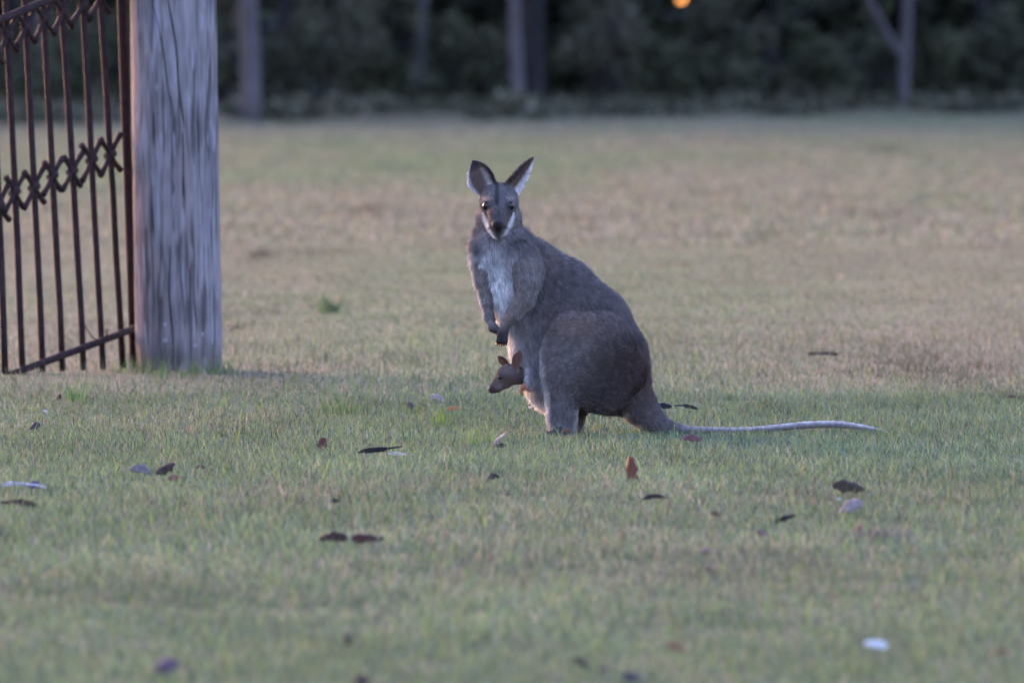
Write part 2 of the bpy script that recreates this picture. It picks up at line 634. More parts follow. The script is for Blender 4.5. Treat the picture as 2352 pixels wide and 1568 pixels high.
def undergrowth():
    g = np.random.default_rng(123)
    cs, rs = [], []
    for _ in range(1500):
        x = g.uniform(-14, 18); y = tree_edge(x) + 1.2 + g.gamma(1.6, 5.0)
        cs.append((x, y, g.uniform(0, 1) ** 2.5 * .32)); rs.append(g.uniform(.10, .28))
    V, F, C = leaf_cloud(cs, rs, 60000, .09, DARKF + DARKF + OLIVE[:2] + [(.11, .10, .068), (.13, .115, .08), (.15, .135, .095)], 78, .8)
    o = link('undergrowth', np_mesh('undergrowth', V, F, foliage_mat, False, C))
    tag(o, 'low dark undergrowth and leaf litter under the edge of the wood', 'undergrowth', None, 'stuff')


undergrowth()


# ------------------------------------------------------------------ wooden post
def make_post():
    Y = 36.30
    foot = at(408.5, 856, Y - .155); foot.z = 0; foot.y = Y
    mpx = Y / FPX
    rad = 96 * mpx
    Ht = 1.95
    nu, nv = 380, 330
    th = np.linspace(0, 2 * np.pi, nu, endpoint=False)
    zz = np.linspace(-.12, Ht, nv)
    T, Z = np.meshgrid(th, zz, indexing='ij')
    S = T * rad
    # long wandering drying cracks, grain ridges, worn foot
    wob = 0.012 * np.sin(Z * 3.1) + .02 * (vnoise(Z * 1.3, np.zeros_like(Z), 5) - .5)
    disp = 0.0022 * (fbm(S * 60, Z * 1.8, 7, 3) - .5) + .0030 * (fbm(S * 170, Z * 5, 8, 2) - .5) + .010 * (fbm(S * 6, Z * 1.1, 6, 3) - .5)
    g = np.random.default_rng(5)
    crack = np.zeros_like(disp)
    for k in range(16):
        a0 = g.uniform(0, 2 * np.pi); z0 = g.uniform(-.2, Ht); L = g.uniform(.12, .7); dep = g.uniform(.002, .006)
        wd = g.uniform(.0010, .0020)
        path = a0 + (wob * .4 + .012 * (vnoise(Z * 5 + k * 3, np.zeros_like(Z), 9) - .5)) / rad - .10 * (Z - z0)
        dl = (np.abs((T - path + np.pi) % (2 * np.pi) - np.pi)) * rad
        crack += dep * np.exp(-(dl / wd) ** 2) * np.clip(1 - np.abs((Z - z0) / L) ** 3, 0, 1)
    for px0, px1, y0, y1, dep in ((395, 428, -20, 300, .011), (360, 400, 0, 250, .007), (385, 388, 560, 850, .010), (420, 424, 300, 460, .009), (455, 462, 120, 420, .005), (440, 446, 500, 760, .006), (350, 352, 400, 560, .005)):
        ya, yb = at(400, y1, Y).z, at(400, y0, Y).z
        f = (Z - ya) / (yb - ya)
        xx = ((px1 + (px0 - px1) * f) - 400) * mpx + .004 * np.sin(Z * 17)
        a_path = np.arcsin(np.clip(xx / rad, -.98, .98)) - np.pi / 2
        dl = (np.abs((T - a_path + np.pi) % (2 * np.pi) - np.pi)) * rad
        crack += dep * np.exp(-(dl / .0022) ** 2) * np.clip(1 - np.abs(2 * f - 1) ** 6, 0, 1)
    worn = np.clip((.10 - Z) / .12, 0, 1) * .016 * fbm(T * 2.2, Z * 6, 12, 2)
    lobes = .006 * np.sin(2 * T + .6) + .004 * np.sin(3 * T + Z * .7)
    rr = rad * (1.01 - .012 * Z) + disp - crack - worn + lobes
    lean = -16.5 * mpx / 1.36
    V = np.stack([np.cos(T) * rr + lean * Z, np.sin(T) * rr, Z], -1)
    # grey weathered tone with brownish stain streaks and pale chips
    st = fbm(S * 9, Z * 1.4, 15, 4); fine = fbm(S * 120, Z * 5, 16, 3); sp = fbm(S * 22, Z * 14, 18, 2)
    mid = .35 * fbm(S * 30 + .3 * Z, Z * 3.0, 17, 3) + .65 * fbm(S * 95, Z * 11.0, 27, 3)
    blotch = fbm(S * 12, Z * 9, 29, 3)
    tone = np.clip(.5 + (mid - .5) * 1.7 + (blotch - .5) * .9, .04, 1.1)
    c = np.array([.168, .148, .152])[None, None] * (0.50 + .35 * fine + 0.66 * tone)[..., None]
    brown = np.clip((st - .47) * 4, 0, 1)[..., None]
    c = c * (1 - .55 * brown) + .55 * brown * np.array([.135, .098, .092]) * (0.3 + .7 * fine + .7 * tone)[..., None]
    dark = np.clip((fbm(S * 70, Z * 4.5, 19, 3) - .57) * 8, 0, 1)[..., None] * .55
    c = c * (1 - dark)
    c = c * (1 - .8 * np.clip(crack / .006, 0, 1))[..., None]
    pale = (np.clip((fbm(S * 55, Z * 7, 18, 2) - .70) * 9, 0, 1) * .55)[..., None]
    c = c * (1 - pale) + pale * np.array([.27, .25, .275])
    for qx, qy, wx, wy in ((375, 742, 3, 4), (462, 765, 3.4, 5), (375, 778, 6, 4), (445, 790, 5, 4), (470, 832, 8, 16), (345, 120, 2, 6), (310, 60, 2.5, 5), (368, 200, 2, 7)):
        zq = at(400, qy, Y).z; tq = np.arcsin(np.clip((qx - 402) * mpx / rad, -.97, .97)) - np.pi / 2
        dl = (np.abs((T - tq + np.pi) % (2 * np.pi) - np.pi)) * rad
        k = np.exp(-((dl / (wx * mpx)) ** 2 + ((Z - zq) / (wy * mpx)) ** 2) ** 1.5)[..., None] * .7 * (.5 + .8 * fine[..., None])
        k = np.clip(k, 0, 1)
        c = c * (1 - k) + k * np.array([.36, .34, .38])
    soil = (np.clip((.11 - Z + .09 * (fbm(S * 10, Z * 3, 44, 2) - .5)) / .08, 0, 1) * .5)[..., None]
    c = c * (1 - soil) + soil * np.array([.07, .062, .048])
    v = V.reshape(-1, 3)
    i, j = np.meshgrid(np.arange(nu), np.arange(nv - 1), indexing='ij')
    i2 = (i + 1) % nu
    f = np.stack([i * nv + j, i2 * nv + j, i2 * nv + j + 1, i * nv + j + 1], -1).reshape(-1, 4)
    topc = len(v)
    v = np.vstack([v, [[lean * Ht, 0, Ht - .004]]])
    ii = np.arange(nu)
    cap = np.stack([ii * nv + nv - 1, ((ii + 1) % nu) * nv + nv - 1, np.full(nu, topc)], -1)
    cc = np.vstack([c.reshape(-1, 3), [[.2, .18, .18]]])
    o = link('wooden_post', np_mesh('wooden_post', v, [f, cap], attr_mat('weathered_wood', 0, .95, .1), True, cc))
    o.location = foot
    tag(o, 'thick grey weathered round timber post with long cracks beside the gate', 'post')
    return foot


POST = make_post()


# ------------------------------------------------------------------ rusty iron gate
def make_gate():
    m, nt, b = new_mat('rusty_iron')
    n = noise(nt, 30, 6, .7)
    r = ramp(nt, [(.3, (.014, .008, .009)), (.55, (.030, .015, .014)), (.8, (.065, .034, .030))], n.outputs['Fac'])
    nt.links.new(r.outputs['Color'], b.inputs['Base Color'])
    bp = nt.nodes.new('ShaderNodeBump'); bp.inputs['Strength'].default_value = .6; bp.inputs['Distance'].default_value = .004
    nt.links.new(n.outputs['Fac'], bp.inputs['Height']); nt.links.new(bp.outputs[0], b.inputs['Normal'])
    b.inputs['Roughness'].default_value = .85
    b.inputs['Metallic'].default_value = .15

    def gy(px): return 35.62 + .84 * px / 304

    def P(px, py, off=0): return at(px, py, gy(px) + off)
    base = P(150, 855); base.z = 0
    root = empty('iron_gate', base)
    tag(root, 'rusty sagging iron gate with crossed scroll rows beside the timber post', 'gate')
    bars = [(-18, 3, 8), (13, 54, 853), (55, 98, 0), (99, 144, 0), (142, 193, 0), (190, 237, 0), (232, 282, 0)]
    bars = [((-21, 0), (12, 860)), ((13, 0), (53, 850)), ((56, 0), (100, 850)), ((99, 0), (145, 852)), ((142, 0), (194, 862)), ((190, 0), (238, 858)), ((232, 0), (283, 850))]
    for q in range(1, 6):
        bars.append(((-21 - 44 * q, 0), (12 - 43 * q, 862 + 4 * q)))
    g = random.Random(4)

    def bx(k, py):
        (x0, y0), (x1, y1) = bars[k]
        return x0 + (x1 - x0) * (py - y0) / (y1 - y0)
    for k in range(12):
        pts, yy = [], []
        for q in range(9):
            py = -230 + (bars[k][1][1] + 230) * q / 8
            pts.append(P(bx(k, py) + g.uniform(-1, 1), py))
        pts[-1].z = -.05
        MB().tube(pts, [.0125 + g.uniform(-.0006, .0006) for _ in pts], 10).build('bar', m, root)
    # end stile against the post
    pts = [P(271 + 39 * (py + 230) / 1080, py, .01) for py in (-230, 0, 200, 400, 600, 850)]
    pts[-1].z = -.05
    MB().tube(pts, .018, 12).build('stile', m, root)
    MB().tube([P(22, 861, -.035), P(110, 828, -.03), P(205, 793, -.03), P(330, 746, -.03)], [.0125, .0145, .014, .014], 10).build('rail', m, root)
    MB().tube([P(-262, 152, -.03), P(60, 22, -.03), P(160, -19, -.03), P(300, -74, -.02)], .0155, 10).build('rail', m, root)
    MB().tube([P(-262, -85, -.03), P(300, -250, -.02)], .0155, 10).build('rail', m, root)

    def scroll(cx, cy, tilt, s):
        q = MB()
        for sgn in (-1, 1):
            pts = []
            for i in range(11):
                t = -1 + 2 * i / 10
                dx = sgn * (2.0 + 20.5 * abs(t) ** 1.35) * s
                dy = t * 40 * s
                ca, sa = math.cos(tilt), math.sin(tilt)
                pts.append(P(cx + dx * ca - dy * sa, cy + dx * sa + dy * ca - .30 * dx, -.024 + .006 * sgn))
            q.tube(pts, [.0125, .0115] + [.0098] * 7 + [.0115, .0125], 8)
        q.tube([P(cx - 7 * s, cy + 4, -.022), P(cx + 7 * s, cy - 4, -.022)], .016, 8)
        q.build('scroll', m, root)
    MB().tube([P(-262, -110, .0), P(-248, 400, .0), P(-232, 885, .0)], .016, 10).build('stile', m, root)
    mids = {7: 492, 8: 512, 9: 532, 10: 552, 11: 572, 0: 472, 1: 442, 2: 430, 3: 405, 4: 394, 5: 368, 6: 356}
    for k in range(12):
        scroll(bx(k, mids[k]), mids[k], g.uniform(-.05, .07), g.uniform(.92, 1.06))
    tops = {7: 132, 8: 152, 9: 172, 10: 192, 11: 212, 0: 112, 1: 82, 2: 64, 3: 45, 4: 28, 5: 12, 6: -6}
    for k in range(12):
        scroll(bx(k, tops[k]), tops[k], g.uniform(-.1, .15), g.uniform(.92, 1.06))
    w = [P(193, 745, -.01), P(203, 760, -.03), P(213, 775, -.05), P(225, 782, -.05), P(238, 778, -.05), P(246, 768, -.05), P(250, 757, -.05), P(246, 755, -.05), P(243, 763, -.05), P(247, 775, -.05)]
    MB().tube(w, .0022, 5).build('wire', m, root)


make_gate()


# ------------------------------------------------------------------ animals: smooth-blended limbs and trunk, one continuous skin each
PXM = 747.0


class Prim:
    """tapered limb segment; px, py as seen from the front, d = depth towards the back, all in 1/747 m"""
    def __init__(s, a, b, r0, r1, grp, k=14, ys=1.0):
        s.a = np.array(a, float); s.b = np.array(b, float); s.r0 = r0; s.r1 = r1; s.grp = grp; s.k = k; s.ys = ys
        v = s.b - s.a
        L = np.linalg.norm(v)
        s.dir = v / L if L > 1e-6 else np.array([0, 0, 0.])

    def bounds(s, pad):
        R_ = max(s.r0, s.r1) + pad
        lo = np.minimum(s.a, s.b) - R_; hi = np.maximum(s.a, s.b) + R_
        return lo, hi

    def d(s, X, Yp, D):
        ay = s.a[2]
        dx = X - s.a[0]; dy = Yp - s.a[1]; dz = (D - ay) / s.ys
        v = s.b - s.a; v = np.array([v[0], v[1], v[2] / s.ys])
        vv = max(v @ v, 1e-6)
        t = np.clip((dx * v[0] + dy * v[1] + dz * v[2]) / vv, 0, 1)
        q = np.sqrt((dx - t * v[0]) ** 2 + (dy - t * v[1]) ** 2 + (dz - t * v[2]) ** 2)
        return (q - (s.r0 + (s.r1 - s.r0) * t)) * (0.5 + 0.5 * s.ys)


class Ear:
    """thin cupped leaf-shaped shell"""
    def __init__(s, base, tip, normal, half, cup, grp, th=2.6, k=8, widest=.42):
        s.o = np.array(base, float); L = np.array(tip, float) - s.o
        s.L = np.linalg.norm(L); s.v = L / s.L
        n = np.array(normal, float); n -= (n @ s.v) * s.v; s.n = n / np.linalg.norm(n)
        s.u = np.cross(s.v, s.n); s.A = half; s.cup = cup; s.th = th; s.grp = grp; s.k = k; s.dir = s.v; s.w = widest

    def bounds(s, pad):
        e = s.o + s.v * s.L
        R_ = s.A + s.cup + pad
        return np.minimum(s.o, e) - R_, np.maximum(s.o, e) + R_

    def local(s, X, Yp, D):
        p0, p1, p2 = X - s.o[0], Yp - s.o[1], D - s.o[2]
        f = lambda w: p0 * w[0] + p1 * w[1] + p2 * w[2]
        return f(s.u), f(s.v), f(s.n)

    def half(s, v):
        t = np.clip(v / s.L, 0, 1)
        return s.A * np.where(t < s.w, .58 + .42 * np.sin(np.clip(t / s.w, 0, 1) * np.pi / 2), np.clip(1 - ((t - s.w) / (1 - s.w)) ** 1.9, 0, 1) ** .85)

    def d(s, X, Yp, D):
        u, v, w = s.local(X, Yp, D)
        a = s.half(v)
        w0 = s.cup * (u / s.A) ** 2 - s.cup * .25 * np.clip(1 - v / s.L, 0, 1)
        return np.maximum(np.maximum(np.abs(w - w0) * .8 - s.th, (np.abs(u) - a) * .8), np.maximum(-v - 6, v - s.L))


def skin_mesh(prims, voxel):
    """evaluate the blended field on a grid and extract the surface (surface nets)"""
    lo = np.min([p.bounds(6)[0] for p in prims], 0); hi = np.max([p.bounds(6)[1] for p in prims], 0)
    n = np.ceil((hi - lo) / voxel).astype(int) + 1
    F = np.full(n, 60.0, np.float32)
    ax = [lo[i] + voxel * np.arange(n[i]) for i in range(3)]
    for p in prims:
        l, h = p.bounds(p.k + 4)
        sl = tuple(slice(max(0, int((l[i] - lo[i]) / voxel)), min(n[i], int((h[i] - lo[i]) / voxel) + 2)) for i in range(3))
        X = ax[0][sl[0]][:, None, None]; Yp = ax[1][sl[1]][None, :, None]; D = ax[2][sl[2]][None, None, :]
        b = p.d(X, Yp, D).astype(np.float32)
        a = F[sl]
        t = np.clip(.5 + .5 * (a - b) / p.k, 0, 1)
        F[sl] = a * (1 - t) + b * t - p.k * t * (1 - t)
    ins = F < 0
    c = np.zeros(tuple(n - 1), np.int8)
    for dx in (0, 1):
        for dy in (0, 1):
            for dz in (0, 1):
                c += ins[dx:n[0] - 1 + dx, dy:n[1] - 1 + dy, dz:n[2] - 1 + dz]
    act = (c > 0) & (c < 8)
    cells = np.argwhere(act)
    ids = np.full(act.shape, -1, np.int64); ids[act] = np.arange(len(cells))
    acc = np.zeros((len(cells), 3)); cnt = np.zeros(len(cells))
    cor = [(i, j, k) for i in (0, 1) for j in (0, 1) for k in (0, 1)]
    val = {q: F[cells[:, 0] + q[0], cells[:, 1] + q[1], cells[:, 2] + q[2]] for q in cor}
    for q in cor:
        for axis in range(3):
            if q[axis]: continue
            r = list(q); r[axis] = 1; r = tuple(r)
            a, b = val[q], val[r]
            m = (a < 0) != (b < 0)
            t = np.where(m, a / np.where(m, a - b, 1), 0)
            pos = np.tile(np.array(q, float), (len(cells), 1)); pos[:, axis] = t
            acc[m] += pos[m]; cnt[m] += 1
    V = lo + voxel * (cells + acc / cnt[:, None])
    Q = []
    for axis in range(3):
        s0 = [slice(0, n[i]) for i in range(3)]; s1 = list(s0)
        s0[axis] = slice(0, n[axis] - 1); s1[axis] = slice(1, n[axis])
        A, B = ins[tuple(s0)], ins[tuple(s1)]
        e = np.argwhere(A != B)
        o1, o2 = [(1, 2), (2, 0), (0, 1)][axis]
        ok = (e[:, o1] > 0) & (e[:, o2] > 0) & (e[:, o1] < n[o1] - 1) & (e[:, o2] < n[o2] - 1)
        e = e[ok]
        flip = A[tuple(e.T)]
        def cid(a, b):
            x = e.copy(); x[:, o1] -= a; x[:, o2] -= b
            return ids[tuple(x.T)]
        q = np.stack([cid(1, 1), cid(0, 1), cid(0, 0), cid(1, 0)], 1)
        q[~flip] = q[~flip][:, ::-1]
        Q.append(q)
    Q = np.concatenate(Q)
    for _ in range(2):                       # light relaxing
        s = np.zeros_like(V); k = np.zeros(len(V))
        for i in range(4):
            np.add.at(s, Q[:, i], V[Q[:, (i + 1) % 4]]); np.add.at(k, Q[:, i], 1)
            np.add.at(s, Q[:, i], V[Q[:, (i + 3) % 4]]); np.add.at(k, Q[:, i], 1)
        V = V * .6 + .4 * s / k[:, None]
    return V, Q


def to_world(P, origin_px):
    """(px, py, depth) -> metres relative to the animal's own origin"""
    return np.stack([(P[:, 0] - origin_px[0]) / PXM, P[:, 2] / PXM, (origin_px[1] - P[:, 1]) / PXM], -1)


def groups_near(prims, P):
    """closest group name index, softened flow direction"""
    names = sorted(set(p.grp for p in prims))
    best = np.full(len(P), 1e9); gi = np.zeros(len(P), int)
    flow = np.zeros((len(P), 3)); ws = np.zeros(len(P))
    for p in prims:
        d = p.d(P[:, 0], P[:, 1], P[:, 2])
        m = d < best
        best[m] = d[m]; gi[m] = names.index(p.grp)
        w = np.exp(-np.clip(d + 6, 0, 400) / 7.0)
        flow += w[:, None] * p.dir; ws += w
    return names, gi, flow / (np.linalg.norm(flow, axis=1)[:, None] + 1e-9)


def sample_surface(V, Q, n):
    T = np.concatenate([Q[:, [0, 1, 2]], Q[:, [0, 2, 3]]])
    a, b, c = V[T[:, 0]], V[T[:, 1]], V[T[:, 2]]
    N = np.cross(b - a, c - a); ar = np.linalg.norm(N, axis=1)
    i = rng.choice(len(T), n, p=ar / ar.sum())
    u, v = rng.uniform(0, 1, n), rng.uniform(0, 1, n)
    f = u + v > 1; u[f], v[f] = 1 - u[f], 1 - v[f]
    P = a[i] + u[:, None] * (b - a)[i] + v[:, None] * (c - a)[i]
    return P, (N / (ar[:, None] + 1e-12))[i], T[i]


def vert_normals(V, Q):
    N = np.zeros_like(V)
    fn = np.cross(V[Q[:, 2]] - V[Q[:, 0]], V[Q[:, 3]] - V[Q[:, 1]])
    for i in range(4): np.add.at(N, Q[:, i], fn)
    return N / (np.linalg.norm(N, axis=1)[:, None] + 1e-12)


def make_fur(name, parent, roots, normals, flow, length, rise, cols, origin_px, mat, radius, jitter=.18, npts=4):
    """strands laid along the coat; lengths in px units"""
    n = len(roots)
    tang = flow - (flow * normals).sum(1)[:, None] * normals
    tang /= np.linalg.norm(tang, axis=1)[:, None] + 1e-9
    dirn = tang * (1 - rise)[:, None] + normals * rise[:, None] + rng.normal(0, jitter, (n, 3))
    dirn /= np.linalg.norm(dirn, axis=1)[:, None] + 1e-9
    L = length * rng.uniform(.6, 1.25, n)
    pts = []
    for i in range(npts):
        t = i / (npts - 1)
        bend = normals * (L * t * (1 - t) * .25)[:, None]
        drop = np.zeros((n, 3)); drop[:, 1] = L * .10 * t * t
        pts.append(roots + dirn * (L * t)[:, None] + bend + drop - normals * (.6 * (1 - t)))
    P = np.stack(pts, 1).reshape(-1, 3)
    Wd = to_world(P, origin_px).astype(np.float32)
    hc = bpy.data.hair_curves.new(name)
    hc.add_curves([npts] * n)
    hc.position_data.foreach_set('vector', Wd.ravel())
    ra = hc.attributes.get('radius') or hc.attributes.new('radius', 'FLOAT', 'POINT')
    prof = np.array([1.0, .95, .7, .2])[:npts]
    ra.data.foreach_set('value', (radius[:, None] * prof[None]).astype(np.float32).ravel())
    ca = hc.attributes.new('col', 'FLOAT_COLOR', 'CURVE')
    c4 = np.ones((n, 4), np.float32); c4[:, :3] = cols
    ca.data.foreach_set('color', c4.ravel())
    hc.materials.append(mat)
    o = link(name, hc, parent)
    return o


def blob(P, x, y, rx, ry, soft=1.0):
    return np.exp(-(((P[:, 0] - x) / rx) ** 2 + ((P[:, 1] - y) / ry) ** 2) ** soft)


def mixc(c, m, col):
    m = np.clip(m, 0, 1)[:, None]
    return c * (1 - m) + np.array(col) * m


def seg_dist(P, pts):
    d = np.full(len(P), 1e9)
    for (x0, y0), (x1, y1) in zip(pts[:-1], pts[1:]):
        vx, vy = x1 - x0, y1 - y0
        t = np.clip(((P[:, 0] - x0) * vx + (P[:, 1] - y0) * vy) / (vx * vx + vy * vy), 0, 1)
        d = np.minimum(d, np.hypot(P[:, 0] - x0 - t * vx, P[:, 1] - y0 - t * vy))
    return d


fur_mat = attr_mat('fur', 0.22, 0.65, 0.25)
skin_mat = attr_mat('skin', 0.0, 0.8, 0.1)
m_eye, _, be = new_mat('dark_eye')
be.inputs['Base Color'].default_value = (.012, .008, .006, 1)
be.inputs['Roughness'].default_value = .10
be.inputs['Specular IOR Level'].default_value = .3
m_claw, _, bc = new_mat('claw_horn')
bc.inputs['Base Color'].default_value = (.018, .015, .014, 1)
bc.inputs['Roughness'].default_value = .45


def sphere(name, c, r, mat, parent, origin_px, squash=(1, 1, 1)):
    nu, nv = 20, 12
    v = []; f = []
    for j in range(nv + 1):
        ph = math.pi * j / nv
        for i in range(nu):
            th = 2 * math.pi * i / nu
            v.append((c[0] + r * squash[0] * math.sin(ph) * math.cos(th), c[1] + r * squash[1] * math.cos(ph), c[2] + r * squash[2] * math.sin(ph) * math.sin(th)))
    for j in range(nv):
        for i in range(nu):
            i2 = (i + 1) % nu
            f.append((j * nu + i, j * nu + i2, (j + 1) * nu + i2, (j + 1) * nu + i))
    return link(name, np_mesh(name, to_world(np.array(v), origin_px), np.array(f), mat), parent)


# ------------------------------------------------------------------ wallaby
W0 = (1300, 1000)


def make_wallaby():
    p = []
    def chain(pts, grp, k=14, ys=1.0, shrink=3.0):
        for (a, b) in zip(pts[:-1], pts[1:]):
            p.append(Prim(a[:3], b[:3], max(a[3] - shrink, 1.5), max(b[3] - shrink, 1.5), grp, k, ys))
    # trunk: neck to rump, then the belly line with the pouch
    chain([(1146, 500, 6, 45), (1143, 535, 6, 50), (1160, 566, 6, 55), (1215, 625, 8, 73), (1285, 682, 8, 86), (1348, 752, 8, 96), (1386, 830, 8, 100), (1405, 866, 6, 84)], 'trunk', 20, .69)
    chain([(1149, 582, 0, 66), (1163, 625, 0, 65), (1197, 678, 0, 68), (1240, 742, 0, 74), (1263, 812, -4, 80), (1283, 872, -6, 76)], 'belly', 20, .70)
    # shoulders
    chain([(1113, 577, -8, 33), (1108, 606, -14, 28)], 'chest', 14)
    chain([(1198, 588, -34, 40), (1214, 625, -52, 36)], 'shoulder', 9)
    # head: muzzle to skull, jaw, cheeks
    chain([(1144, 513, -92, 16), (1145, 497, -72, 24), (1146, 474, -34, 35), (1146, 464, -2, 43), (1146, 470, 22, 40)], 'head', 14, 1, 2)
    chain([(1142, 538, -70, 11.5), (1143, 522, -58, 23), (1146, 500, -22, 38), (1146, 496, 5, 40)], 'head', 12, 1, 2)
    chain([(1121, 486, -32, 18), (1116, 500, -8, 26)], 'head', 12, 1, 2)
    chain([(1171, 486, -32, 18), (1175, 500, -8, 26)], 'head', 12, 1, 2)
    chain([(1122, 462, -38, 9), (1110, 470, -26, 10)], 'head', 8, 1, 2)
    chain([(1168, 462, -38, 9), (1181, 470, -26, 10)], 'head', 8, 1, 2)
    chain([(1136.5, 517, -102, 6), (1137, 514, -98, 7)], 'nose', 5, 1, 0)
    chain([(1151.5, 517, -102, 6), (1151, 514, -98, 7)], 'nose', 5, 1, 0)
    chain([(1144, 511, -102, 8), (1144, 514, -98, 9)], 'nose', 5, 1, 0)
    eL = Ear((1126, 448, 2), (1086, 368, 4), (-.22, .05, -1), 32, 20, 'ear_left', 2.2, 8, .46)
    eR = Ear((1165, 438, 4), (1226, 360, 10), (.50, .30, -.84), 25, 14, 'ear_right', 2.2, 8, .08)
    p.append(eL); p.append(eR)
    # near arm
    chain([(1211, 616, -62, 36), (1211, 652, -80, 31), (1205, 684, -90, 25), (1181, 718, -88, 18.5), (1160, 747, -76, 13.5), (1154, 764, -78, 13.5), (1153, 775, -78, 13)], 'arm', 6)
    for i in range(5):
        x = 1143.5 + i * 5.0
        chain([(x + (2 - i) * .3 + 1, 770, -84 - abs(2 - i) * -1.5, 4.6), (x - 1, 781, -88, 4.3), (x - 1.5 + (i - 2) * .4, 788 - abs(2 - i) * 1.3, -84, 3.4)], 'paw', 3, 1, .8)
    # far arm
    chain([(1106, 606, -14, 28), (1107, 645, -22, 20), (1117, 693, -32, 15), (1123, 730, -42, 13.5), (1131, 750, -50, 12), (1142, 757, -56, 11.5)], 'arm', 9)
    for i in range(5):
        chain([(1138 + i * 1.2, 753 + i * 2.6, -58 + i * 2, 4.4), (1147 + i * .6, 760 + i * 2.4, -62 + i * 2, 4.0), (1151 - i * .6, 766 + i * 2.0, -60 + i * 2, 3.2)], 'paw', 3, 1, .8)
    # near hind leg: haunch, knee, shank, long foot
    chain([(1408, 850, -36, 80), (1372, 800, -56, 88), (1320, 786, -62, 72), (1302, 815, -66, 60)], 'thigh', 7, .68)
    chain([(1380, 868, -50, 80), (1330, 850, -62, 76), (1304, 850, -66, 60)], 'thigh', 12, .68)
    chain([(1302, 815, -60, 60), (1298, 862, -62, 53), (1293, 915, -64, 39), (1290, 955, -66, 34), (1290, 985, -68, 31)], 'leg', 12, .85)
    chain([(1300, 984, -62, 20), (1281, 991, -96, 15), (1254, 995, -150, 10), (1238, 996, -186, 6)], 'foot', 10)
    # far hind leg
    chain([(1372, 850, 64, 70), (1345, 880, 66, 52), (1330, 930, 62, 27), (1327, 968, 58, 16), (1326, 990, 54, 15)], 'leg', 12)
    chain([(1326, 990, 54, 14), (1296, 994, 20, 11), (1270, 996, -20, 7)], 'foot', 8)
    # tail
    chain([(1412, 850, 6, 70), (1442, 892, 6, 52), (1466, 930, 6, 43), (1490, 957, 4, 33), (1512, 972, 2, 25)], 'tail', 10, 1, 2.6)
    chain([(1500, 965, 3, 29), (1516, 974, 2, 23), (1532, 980, 1, 18.5), (1549, 984.5, 0, 15.4), (1568, 987, -1, 13), (1590, 988, -2, 11.4), (1629, 988, -4, 10), (1668, 988.6, -5, 9.6), (1707, 988.6, -6, 9.6), (1746, 986.2, -6, 9.8), (1785, 982.6, -4, 10), (1816, 979.2, -2, 10), (1847, 976.4, 0, 10.2), (1880, 974.8, 2, 10.2), (1910, 974.6, 4, 10.2), (1935, 976, 5, 9.8), (1957, 978.4, 6, 9.2), (1982, 982, 6, 8.4), (2004, 985.6, 6, 7.4), (2022, 988.6, 6, 6), (2038, 992, 6, 4.6)], 'tail', 1.5, 1, 2.6)
    # folded lip of the pouch round the joey's neck
    ring = []
    for i in range(9):
        a = 2 * math.pi * i / 8
        ring.append((1219 - 2 * math.sin(a), 864 + 24 * math.cos(a), -42 + 22 * math.sin(a), 8.0))
    chain(ring, 'belly', 5, 1, 2)
    V, Q = skin_mesh(p, 2.6)
    N = vert_normals(V, Q)

    def colour(P, N):
        names, gi, flow = groups_near(p, P)
        is_ = lambda g: (gi == names.index(g)).astype(float) if g in names else np.zeros(len(P))
        n1 = fbm(P[:, 0] * .09 + P[:, 2] * .05, P[:, 1] * .09, 5, 3)
        n1 = .5 * n1 + .5 * fbm(P[:, 0] * .30 + P[:, 2] * .11, P[:, 1] * .10 - P[:, 2] * .06, 25, 2)
        c = np.tile(np.array([.150, .125, .122]), (len(P), 1))
        c = mixc(c, blob(P, 1330, 660, 130, 90) * .5, (.165, .138, .138))
        c = mixc(c, blob(P, 1235, 600, 45, 50) * .55, (.225, .17, .145))
        c = mixc(c, blob(P, 1330, 742, 90, 34) * .75, (.205, .138, .112))
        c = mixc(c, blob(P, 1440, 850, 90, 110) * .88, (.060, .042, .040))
        c = mixc(c, blob(P, 1490, 860, 30, 70) * .55, (.125, .062, .045))
        c = mixc(c, blob(P, 1330, 800, 45, 26) * .55, (.20, .17, .16))
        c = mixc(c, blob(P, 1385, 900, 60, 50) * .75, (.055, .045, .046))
        tr = is_('belly') + is_('trunk') + is_('chest') + is_('shoulder')
        # pale chest and belly front
        c = mixc(c, tr * (blob(P, 1148, 660, 50, 88, 1.0)) * 1.08, (.74, .71, .70))
        c = mixc(c, tr * (blob(P, 1120, 612, 36, 46, 1.0)) * .95, (.62, .59, .585))
        c = mixc(c, tr * blob(P, 1112, 615, 22, 50) * .6, (.46, .43, .43))
        c = mixc(c, tr * blob(P, 1140, 590, 46, 28) * .35, (.30, .27, .27))
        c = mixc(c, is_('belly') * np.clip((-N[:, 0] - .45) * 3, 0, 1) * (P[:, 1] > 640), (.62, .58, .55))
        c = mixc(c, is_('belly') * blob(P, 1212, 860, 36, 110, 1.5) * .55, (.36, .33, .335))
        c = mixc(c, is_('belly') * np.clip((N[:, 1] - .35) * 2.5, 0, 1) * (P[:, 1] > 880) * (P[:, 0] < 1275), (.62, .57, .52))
        # dark shoulder mark, throat
        c = mixc(c, blob(P, 1098, 572, 11, 17) * .85, (.045, .038, .037))
        c = mixc(c, blob(P, 1187, 566, 34, 24) * .6, (.085, .068, .062))
        c = mixc(c, blob(P, 1112, 545, 12, 40) * .35, (.33, .30, .30))
        # legs with pale leading edge
        lg = is_('leg') + is_('thigh')
        c = mixc(c, lg * np.clip((-N[:, 0] - .62) * 2.6, 0, 1) * np.clip((P[:, 1] - 740) / 160, 0, .85), (.62, .58, .57))
